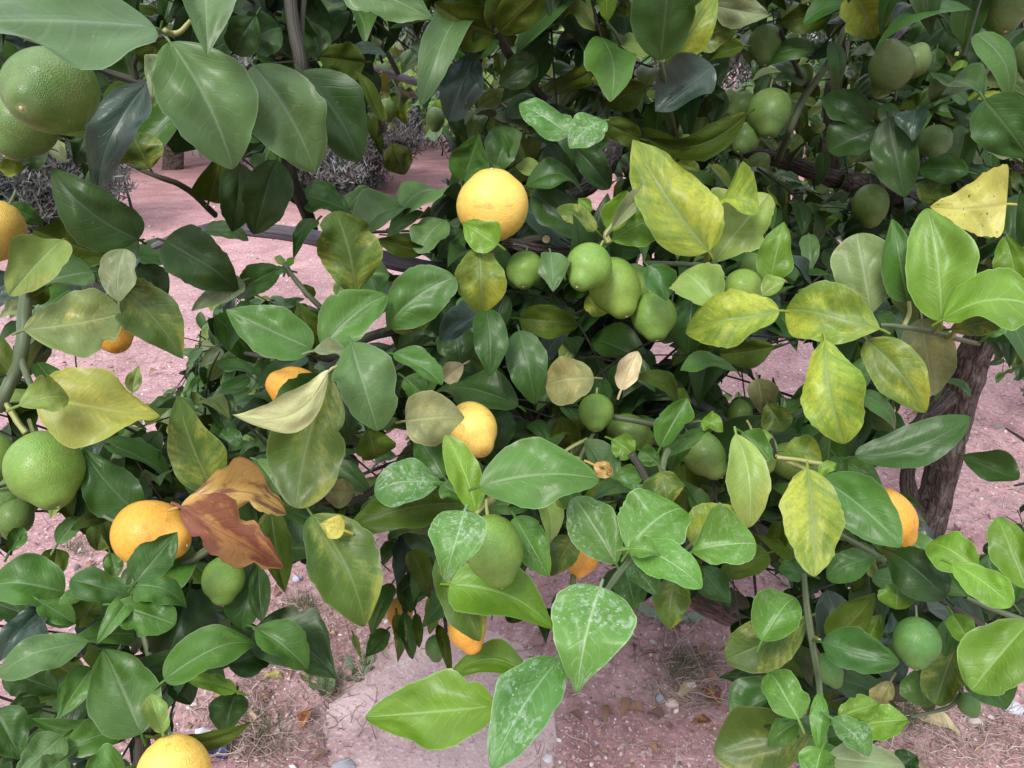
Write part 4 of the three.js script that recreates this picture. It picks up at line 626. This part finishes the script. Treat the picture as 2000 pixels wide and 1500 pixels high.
// the long yellow stalk of the left lemon is a twig of the tree
stem(treeA, 'twig', [[4, 775, 56, 6], [20, 800, 56, 6], [40, 832, 56, 6], [52, 846, 56, 7]], stalkMat);
// ---------------------------------------------------------------- inner foliage: sprays of leaves on thin twigs, kept out of the openings
const HOLES = [   // ellipses: x, y, rx, ry
  [320,390,100,62],[240,345,24,20],[352,590,34,100],[560,525,92,58],[625,585,34,26],[700,320,70,70],[810,335,55,50],[780,410,60,25],[250,725,110,64],[90,1062,55,40],[160,1112,50,50],[30,1340,44,38],[110,1290,20,20],
  [720,1110,34,85],[1960,880,75,125],[1900,1010,62,56],[1740,935,50,28],[1805,815,40,24],[1540,720,48,52],[1702,712,26,16],[1440,758,30,14],[1290,690,18,12],[1470,1140,48,22],[1625,1190,28,20],[770,870,18,26],[715,915,20,30],[700,645,26,15],[742,640,14,26],[1100,1135,70,28],[1160,1130,40,26],
  [600,1430,150,150],[480,1430,80,100],[400,1400,55,60],[640,1220,140,110],[800,1400,180,120],[950,1340,180,110],[1100,1400,180,150],[1270,1340,160,130],[1330,1240,110,60],[1390,1350,60,60],[1300,1450,120,80],[560,1190,40,70],
  [1880,1440,130,50],[1960,1380,60,60],[1760,1420,40,30],[60,380,70,80],[830,60,50,60],[870,150,40,40],[640,430,30,18],[470,390,40,60],[420,480,30,16],[1157,362,20,12],[470,115,16,22],[800,250,22,26],[1690,20,20,16],[1590,80,20,16],[1265,90,14,20],[1440,150,16,30],[840,930,20,14],[520,452,60,18],[600,464,50,16],[780,512,60,16],[700,492,40,14],
];
const inHole = (x, y, g = 0) => HOLES.some(([a, b, c, d]) => ((x - a) / (c + g)) ** 2 + ((y - b) / (d + g)) ** 2 < 1);
const CLEAR = [[1450,298,70,24,1.4],[1560,322,80,26,1.5],[1680,358,80,30,1.6],[1770,392,60,30,1.65],[1626,170,26,120,1.55],[1196,312,34,56,1.8],[860,168,150,22,1.25],[1010,760,30,80,1.25],[1860,830,60,240,1.9]];   // nothing stands before these limbs
for (const [x, y, r, d] of LEMONS) CLEAR.push([x, y, r * 1.3, r * 1.3, d / 100 * DS]);
const hides = (p) => { const [x, y, d] = seen(p); return CLEAR.some(([a, b, c, e, f]) => d < f && ((x - a) / c) ** 2 + ((y - b) / e) ** 2 < 1); };
const VAR = []; { const r = rng(91); for (let i = 0; i < 14; i++) VAR.push(leafGeo(new V3(0, 1, 0), new V3(0, 0, 1), new V3(-1, 0, 0), 1, .44 + .1 * r(), { arch: -.02 + .16 * r(), fold: .08 + .3 * r(), bend: (r() - .5) * .12, wave: .3 + .7 * r(), shape: ['e', 'o', 'e', 'b'][i % 4], ph: r() * 6, cren: .015, tipc: r() * .8 - .2, roll: r() - .4, rs: i % 2 ? 1 : -1, twist: r() - .5 }, 12, 4, false)); }
const VARLO = []; { const r = rng(92); for (let i = 0; i < 5; i++) VARLO.push(leafGeo(new V3(0, 1, 0), new V3(0, 0, 1), new V3(-1, 0, 0), 1, .44 + .1 * r(), { arch: .02 + .14 * r(), fold: .1 + .3 * r(), bend: (r() - .5) * .12, wave: .5, shape: ['e', 'o'][i % 2], ph: r() * 6, cren: 0 }, 6, 2, false)); }
const basis = new THREE.Matrix4();
function spray(list, twigs, p0, dir, len, n, size, kinds, tree, holes = true, grow = 8) {
  const bend = new V3(rr(-.3, .3), rr(-.5, .1), rr(-.3, .3)), path = []; for (let i = 0; i <= 3; i++) path.push(p0.clone().addScaledVector(dir, len * i / 3).addScaledVector(bend, len * (i / 3) ** 2 * .6));
  const ok = (p) => { if (!holes) return true; const [x, y] = seen(p); return !inHole(x, y, grow) && !hides(p); };
  const curve = new THREE.CatmullRomCurve3(path); let az = rr(0, 6.28), kept = 0;
  const ref = Math.abs(dir.y) > .9 ? new V3(1, 0, 0) : Y, e1 = dir.clone().cross(ref).normalize(), e2 = dir.clone().cross(e1).normalize();
  for (let k = 0; k < n; k++) {
    const t = .15 + .85 * (k + rr(0, .6)) / n, b = curve.getPoint(Math.min(1, t)); az += 2.4 + rr(-.4, .4);
    const rad = e1.clone().multiplyScalar(Math.cos(az)).addScaledVector(e2, Math.sin(az));
    const a = dir.clone().multiplyScalar(rr(.2, .8)).add(rad).addScaledVector(Y, rr(-.65, .1)).normalize();
    const toEye = EYE.clone().sub(b).normalize(), nn = new V3(rr(-.5, .5), .75, rr(-.4, .4)).addScaledVector(toEye, .55); nn.addScaledVector(a, -nn.dot(a)).normalize();
    const L = size * rr(.68, 1.12) * (t > .9 ? .75 : 1), s = nn.clone().cross(a);
    const pt = (u, v) => b.clone().addScaledVector(a, L * u).addScaledVector(s, L * v);
    if (!ok(b) || !ok(pt(.5, .2)) || !ok(pt(.5, -.2)) || !ok(pt(1, 0))) continue;
    b.addScaledVector(rad, .004);
    basis.makeBasis(s.clone().negate(), a, nn); basis.scale(S3.set(L, L, L)); basis.setPosition(b);
    list.push({ m: basis.clone(), k: kinds[Math.floor(R() * kinds.length)], big: L / seen(b)[2], tree }); kept++;
  }
  if (kept > n * .34 && path.every(ok)) twigs.push(tube(path, [size * .024, size * .016, size * .012], tree.position, 5));
}
function plant(tree, list, twigs, nParts) {                 // the largest in view become single leaves, the rest one mass of foliage
  const inView = (o) => { const [x, y, d] = seen(new V3().setFromMatrixPosition(o.m)); return d > 0 && x > -60 && x < 2060 && y > -60 && y < 1560; };
  list.sort((a, b) => (inView(b) - inView(a)) || b.big - a.big);
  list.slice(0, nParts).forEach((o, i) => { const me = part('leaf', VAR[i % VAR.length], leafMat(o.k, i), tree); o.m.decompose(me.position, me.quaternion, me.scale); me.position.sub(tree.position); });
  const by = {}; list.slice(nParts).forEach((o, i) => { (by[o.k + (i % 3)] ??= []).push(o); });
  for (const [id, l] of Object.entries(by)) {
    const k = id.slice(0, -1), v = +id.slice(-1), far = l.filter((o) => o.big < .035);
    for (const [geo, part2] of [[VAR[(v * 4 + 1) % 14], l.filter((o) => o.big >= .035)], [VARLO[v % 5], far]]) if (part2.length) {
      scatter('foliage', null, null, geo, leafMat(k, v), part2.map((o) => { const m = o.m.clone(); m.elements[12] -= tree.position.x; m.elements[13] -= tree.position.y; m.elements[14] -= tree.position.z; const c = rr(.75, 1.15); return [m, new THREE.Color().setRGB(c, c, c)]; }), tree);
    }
  }
  if (twigs.length) { const m = part('twigs', mergeGeometries(twigs), darkTwig, tree); m.userData.kind = 'stuff'; }
}
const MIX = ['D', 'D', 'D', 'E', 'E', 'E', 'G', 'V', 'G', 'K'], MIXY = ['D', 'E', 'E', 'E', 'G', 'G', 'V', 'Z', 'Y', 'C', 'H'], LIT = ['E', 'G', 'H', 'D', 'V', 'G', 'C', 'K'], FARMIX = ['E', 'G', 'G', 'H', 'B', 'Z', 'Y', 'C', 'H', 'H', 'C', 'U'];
function fill(tree, list, twigs, x0, y0, x1, y1, n, d0, d1, size, mix, holes = true, grow = 8) {
  for (let i = 0; i < n; i++) {
    const x = rr(x0, x1), y = rr(y0, y1), d = rr(d0, d1); if (holes && inHole(x, y, grow)) continue;
    const dir = new V3(rr(-1, 1), rr(-.7, .5), rr(-.5, .8)).normalize();
    spray(list, twigs, at(x, y, d), dir, rr(.12, .22), 6, size, mix, tree, holes, grow);
  }
}
{
  const l = [], t = [];
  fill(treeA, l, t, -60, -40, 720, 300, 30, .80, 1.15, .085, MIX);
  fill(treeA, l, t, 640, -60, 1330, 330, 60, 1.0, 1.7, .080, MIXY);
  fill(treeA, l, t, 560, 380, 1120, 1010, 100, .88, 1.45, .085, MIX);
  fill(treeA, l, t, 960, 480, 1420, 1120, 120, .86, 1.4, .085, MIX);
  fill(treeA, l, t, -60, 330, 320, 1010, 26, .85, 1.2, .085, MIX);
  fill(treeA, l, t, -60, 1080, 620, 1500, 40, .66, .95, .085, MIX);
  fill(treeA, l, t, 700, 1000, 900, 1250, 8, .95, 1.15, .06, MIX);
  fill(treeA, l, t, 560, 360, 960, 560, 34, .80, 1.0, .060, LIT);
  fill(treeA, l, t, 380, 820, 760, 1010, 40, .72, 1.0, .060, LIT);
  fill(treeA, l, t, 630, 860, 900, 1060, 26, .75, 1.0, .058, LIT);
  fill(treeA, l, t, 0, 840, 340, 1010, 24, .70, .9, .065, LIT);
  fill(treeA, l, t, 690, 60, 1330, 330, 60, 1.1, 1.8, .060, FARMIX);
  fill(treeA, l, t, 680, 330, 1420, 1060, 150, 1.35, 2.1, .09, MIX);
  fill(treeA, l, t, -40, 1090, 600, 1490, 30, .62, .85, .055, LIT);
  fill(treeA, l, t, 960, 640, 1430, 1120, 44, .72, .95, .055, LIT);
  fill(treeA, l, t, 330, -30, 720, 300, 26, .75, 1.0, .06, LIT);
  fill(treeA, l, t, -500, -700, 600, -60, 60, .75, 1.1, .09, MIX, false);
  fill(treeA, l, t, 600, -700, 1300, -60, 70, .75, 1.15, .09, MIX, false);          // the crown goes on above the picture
  plant(treeA, l, t, 300 - LEFT.length);
}
{
  const l = [], t = [];
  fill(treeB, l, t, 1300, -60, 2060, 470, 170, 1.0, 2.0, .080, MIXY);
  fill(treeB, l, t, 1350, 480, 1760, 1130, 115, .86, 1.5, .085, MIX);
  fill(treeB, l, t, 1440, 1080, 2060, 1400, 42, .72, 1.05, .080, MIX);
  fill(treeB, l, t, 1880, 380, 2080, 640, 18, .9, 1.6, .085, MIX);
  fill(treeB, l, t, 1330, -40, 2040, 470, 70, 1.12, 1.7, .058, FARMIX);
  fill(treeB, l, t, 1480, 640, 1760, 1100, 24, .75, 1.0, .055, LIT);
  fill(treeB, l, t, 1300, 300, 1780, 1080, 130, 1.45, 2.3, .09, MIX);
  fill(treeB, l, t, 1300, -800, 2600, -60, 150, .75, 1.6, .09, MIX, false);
  plant(treeB, l, t, 300 - RIGHTSIDE.length);
}
// ---------------------------------------------------------------- smaller citrus bushes and trees behind
function backTree(label, gx, gy, regions, hTop, mix, size, parts = 60) {
  const g0 = onGround(gx, gy), t = thing('lemon_tree', label, 'lemon tree', g0), l = [], tw = [];
  part('trunk', tube([g0.clone().setY(-.05), g0.clone().add(new V3(.03, hTop * .3, 0)), g0.clone().add(new V3(-.05, hTop * .65, .05)), g0.clone().add(new V3(.1, hTop, .05))], [.06 * hTop, .04 * hTop, .03 * hTop, .012], g0, 9, .15), bark, t);
  for (let i = 0; i < 4; i++) { const a = i * 1.7 + 1, h = hTop * (.35 + .12 * i); part('branch', tube([g0.clone().add(new V3(0, h, 0)), g0.clone().add(new V3(Math.cos(a) * hTop * .2, h + hTop * .16, Math.sin(a) * hTop * .2)), g0.clone().add(new V3(Math.cos(a) * hTop * .42, h + hTop * .2, Math.sin(a) * hTop * .42))], [.02 * hTop, .015 * hTop, .006 * hTop], g0, 7, .1), bark, t); }
  for (const q of regions) fill(t, l, tw, ...q, size, mix, true, 0);
  plant(t, l, tw, parts); return t;
}
backTree('low citrus bush with small leaves on the soil at middle left behind the cream leaf', 520, 905, [[345, 620, 640, 880, 150, 1.65, 2.1], [400, 550, 620, 700, 60, 1.7, 2.1], [640, 820, 760, 900, 20, 1.8, 2.2]], .5, ['H', 'H', 'G', 'U', 'H', 'S', 'S', 'C', 'E'], .072, 240);
backTree('leafy lemon tree in the row behind, at the top centre', 950, 420, [[690, -20, 1000, 215, 130, 1.9, 2.8], [950, -30, 1340, 330, 110, 2.0, 3.0], [560, -30, 760, 130, 60, 2, 2.8]], 1.6, FARMIX, .075, 150);
backTree('lemon tree in the row behind, at the top right behind the limbs', 1560, 520, [[1330, -40, 2080, 330, 170, 2.3, 3.4], [1350, 300, 2000, 480, 90, 2.2, 3.0], [1400, 560, 1720, 800, 16, 2.4, 3.0]], 1.7, FARMIX, .085, 150);
backTree('dark lemon tree beyond the leaning trunk at the right edge', 2040, 700, [[1925, 600, 2120, 790, 30, 2.9, 3.5], [1960, 420, 2160, 620, 30, 2.9, 3.5]], 1.3, ['D', 'E', 'V', 'V', 'G', 'Z'], .075, 80);
backTree('little low citrus shoot on the soil at the right edge', 2010, 1085, [[1950, 950, 2040, 1010, 9, 1.95, 2.15], [1990, 930, 2060, 1060, 6, 1.9, 2.1]], .45, ['D', 'E', 'D'], .06, 40);
backTree('leafy lemon tree in the row behind, at the top left', 120, 420, [[-60, -60, 620, 170, 110, 2.2, 3.4], [-60, 150, 130, 330, 8, 2.2, 3]], 1.6, FARMIX, .08, 120);

// grey green shrubs of narrow leaves farther off, and the tree belt that closes the view
const fineLeaf = leafGeo(new V3(0, 1, 0), new V3(0, 0, 1), new V3(-1, 0, 0), 1, .2, { arch: .05, fold: .2, bend: 0, wave: .2, shape: 'l', ph: 1 }, 3, 1, false);
function shrub(name, label, category, c, rx, ry, n, ls, cols, group, trunk = .5) {
  const g = thing(name, label, category, c, group), list = [], m = new THREE.MeshPhysicalMaterial({ color: 0xffffff, roughness: .6, side: THREE.DoubleSide });
  part('trunk', tube([new V3(0, -.1, 0), new V3(.05 * rx, ry * trunk, 0), new V3(-.05 * rx, ry * 1.1, .1 * rx)], [.09 * rx, .06 * rx, .02], new V3(), 7, .15), bark, g);
  for (let i = 0; i < 5; i++) { const a = i * 1.26; part('branch', tube([new V3(0, ry * .25, 0), new V3(Math.cos(a) * rx * .35, ry * .8, Math.sin(a) * rx * .35), new V3(Math.cos(a) * rx * .7, ry * 1.35, Math.sin(a) * rx * .7)], [.04 * rx, .03 * rx, .01], new V3(), 5), bark, g); }
  const cl = []; for (let i = 0; i < 26; i++) { const a = rr(0, 6.28), u = rr(-1, 1), q = Math.sqrt(1 - u * u), k = rr(.45, 1); cl.push(new V3(Math.cos(a) * q * rx * k, ry * .85 + u * ry * .95 * k, Math.sin(a) * q * rx * k)); }
  for (let i = 0; i < n; i++) {
    const b = cl[i % 26], p = new V3(rr(-1, 1), rr(-1, 1), rr(-1, 1)); p.normalize().multiplyScalar(.36 * rx * Math.pow(R(), .5)); p.y *= ry / rx; p.add(b);
    M4.compose(p, Q.setFromEuler(E3.set(rr(-1.6, 1.6), rr(0, 6.28), rr(-1.2, 1.2))), S3.setScalar(ls * rr(.6, 1.3))); const cc = cols[i % cols.length], k = rr(.6, 1.2);
    list.push([M4.clone(), new THREE.Color().setRGB(cc[0] * k, cc[1] * k, cc[2] * k)]);
  }
  scatter('foliage', null, null, fineLeaf, m, list, g); return g;
}
const GREY = [[.13, .15, .13], [.18, .20, .185], [.09, .11, .095], [.22, .23, .225]], OLV = [[.05, .075, .04], [.08, .11, .06], [.03, .045, .03], [.11, .13, .09]];
[[690, 372, 1.0, .85, 'rounded grey green shrub on the far soil left of the big yellow lemon'], [40, 455, .9, .62, 'pale grey shrub of thin leaves at the left edge behind the leaves'], [585, 372, .7, .8, 'smaller grey shrub left of the rounded grey one']].forEach(([x, y, rx, ry, lab]) => shrub('grey_shrub', lab, 'shrub', onGround(x, y), rx, ry, 45000, .075, GREY, undefined, .2));
[[-14, -14], [-10.5, -11.5], [-7, -13], [-4.5, -10.5], [-2.2, -12.5], [.4, -11], [3, -13], [5.6, -11.5], [8.5, -13], [11.5, -12], [15, -14], [-16, -19], [-9, -19], [-3, -18], [3, -19], [9, -18], [16, -19]].forEach(([x, z], i) => shrub('olive_tree', 'distant grey green olive tree in the belt closing the far edge of the soil', 'olive tree', new V3(x, -.05, z), rr(1.5, 2.0), rr(1.5, 2.1), 7000, .2, i % 3 ? OLV : GREY, 'distant trees closing the far edge', .3));

// ---------------------------------------------------------------- small things on the ground and beyond
{ // post
  const b = onGround(263, 425), t = thing('post', 'thin dark post standing in the far soil at upper left', 'post', b);
  part('shaft', tube([new V3(0, -.1, 0), new V3(-.02, .2, 0), new V3(-.04, .42, 0)], [.014, .013, .012], new V3(), 8), new THREE.MeshStandardMaterial({ color: new THREE.Color().setRGB(.03, .025, .03), roughness: .7 }), t);
  part('cap', new THREE.CylinderGeometry(.016, .016, .012, 10).translate(-.04, .426, 0), new THREE.MeshStandardMaterial({ color: new THREE.Color().setRGB(.05, .045, .05), roughness: .6 }), t);
}
{ // pink wall beyond
  const b = at(476, 135, 11).setY(0), t = thing('pink_wall', 'bit of pink rendered wall seen between leaves at upper left', 'wall', b);
  part('wall', new THREE.BoxGeometry(.5, 1.55, .2).translate(0, .78, 0), new THREE.MeshStandardMaterial({ map: dataTex(128, 128, (u, v) => { const f = fbm(u * 9, v * 9, 2, 4); return [.62 * (.85 + .3 * f), .34 * (.85 + .3 * f), .34 * (.85 + .3 * f)]; }), roughness: .9 }), t);
  part('coping', new THREE.BoxGeometry(.56, .06, .26).translate(0, 1.59, 0), new THREE.MeshStandardMaterial({ color: new THREE.Color().setRGB(.5, .42, .4), roughness: .9 }), t);
}
function lobedLeaf(L, W, lobes) {                             // a toothed thistle leaf along +y
  const n = 26, pos = [], idx = [];
  for (let i = 0; i <= n; i++) { const t = i / n, w = W * Math.pow(Math.sin(Math.PI * Math.min(1, t * .92 + .06)), .7) * (.62 + .38 * Math.abs(Math.sin(t * lobes * Math.PI))); const y = L * t, z = .28 * L * t * (1 - t) * 2; pos.push(-w, y, z + .25 * w + .1 * w * Math.sin(i * 2.1), 0, y, z, w, y, z + .25 * w + .1 * w * Math.cos(i * 1.7)); }
  for (let i = 0; i < n; i++) for (let j = 0; j < 2; j++) { const q = i * 3 + j; idx.push(q, q + 1, q + 3, q + 1, q + 4, q + 3); }
  const g = new THREE.BufferGeometry(); g.setAttribute('position', new THREE.Float32BufferAttribute(pos, 3)); g.setIndex(idx); g.computeVertexNormals(); return g;
}
function weed(px, py, n, L, W, lobes, color, label, cat = 'weed', name = 'weed') {
  const b = onGround(px, py); b.y = hgt(b.x, b.z); const t = thing(name, label, cat, b), m = new THREE.MeshPhysicalMaterial({ color: new THREE.Color().setRGB(...color), roughness: .6, side: THREE.DoubleSide, transmission: .2, thickness: 0 });
  for (let i = 0; i < n; i++) { const g = lobedLeaf(L * rr(.7, 1.1), W * rr(.8, 1.1), lobes), q = part('leaf', g, m, t); q.rotation.set(rr(.75, 1.25), i * 6.283 / n + rr(-.3, .3), 0, 'YXZ'); }
  part('stem', tube([new V3(0, -.01, 0), new V3(0, .012, 0), new V3(.002, .025, 0)], [.003, .003, .002], new V3(), 5), twigMat, t);
}
weed(1308, 1212, 9, .12, .021, 5, [.22, .29, .21], 'pale grey green thistle rosette on the soil below the leaves', 'thistle', 'thistle');
weed(635, 1352, 7, .045, .013, 1, [.12, .20, .07], 'small green weed at the edge of the pale patch by dark leaves');
weed(690, 1318, 7, .05, .014, 1, [.15, .22, .12], 'small green weed at the upper left of the pale patch');
weed(715, 1305, 5, .04, .011, 1, [.13, .22, .07], 'tiny bright weed closest to the hanging twig and pale patch');
weed(606, 1330, 5, .03, .010, 1, [.2, .24, .08], 'tiny yellowish green weed in the dry grass under the dark leaves');
weed(1560, 1130, 5, .07, .02, 3, [.14, .18, .10], 'grey green weed behind the stems at the right');
{ // fallen leaves
  [[514, 1330, 'W', .05, 'fallen yellow leaf in the dry grass'], [1405, 1383, 'X', .07, 'fallen orange brown leaf on the soil beside the dry tuft'], [1355, 1343, 'T', .06, 'fallen pale leaf lying in the dry tuft'], [1800, 1412, 'T', .08, 'fallen pale curled leaf on the right soil'], [590, 1432, 'X', .06, 'fallen brown leaf among the straws at lower left'], [1390, 1412, 'X', .05, 'fallen dark brown leaf below the orange brown one']].forEach(([x, y, k, L, lab], i) => {
    const g = leafGeo(new V3(1, 0, 0), Y, Y.clone().cross(new V3(1, 0, 0)), L, L * .5, { arch: .15, fold: .4, bend: .05, wave: 1.6, shape: 'e', ph: i, cren: .02 }, 14, 4, false), p = onGround(x, y);
    const m = part(numbered('fallen_leaf'), g, leafMat(k, i), scene); p.y = hgt(p.x, p.z) + .006; m.position.copy(p); m.rotation.y = i * 1.9; Object.assign(m.userData, { label: lab, category: 'fallen leaf' });
  });
}
{ // crumpled wrapper
  const b = onGround(428, 1474), t = thing('crumpled_wrapper', 'crumpled dark blue and white wrapper on the dry grass at lower left', 'litter', b), cr = (rx, rz, s) => { const g = new THREE.PlaneGeometry(rx, rz, 10, 10).rotateX(-Math.PI / 2), p = g.attributes.position; for (let i = 0; i < p.count; i++) p.setY(i, .012 + .05 * fbm(p.getX(i) * 45 + 9, p.getZ(i) * 45 + 9, s, 2)); g.computeVertexNormals(); return g; };
  part('blue_panel', cr(.05, .06, 4), new THREE.MeshStandardMaterial({ color: new THREE.Color().setRGB(.03, .04, .12), roughness: .35, side: THREE.DoubleSide }), t);
  part('white_panel', cr(.035, .06, 7).translate(-.04, .004, 0), new THREE.MeshStandardMaterial({ color: new THREE.Color().setRGB(.62, .64, .72), roughness: .4, side: THREE.DoubleSide }), t);
}
scene.traverse((o) => { if (o.isMesh) o.castShadow = o.receiveShadow = true; });
renderer.render(scene, camera);
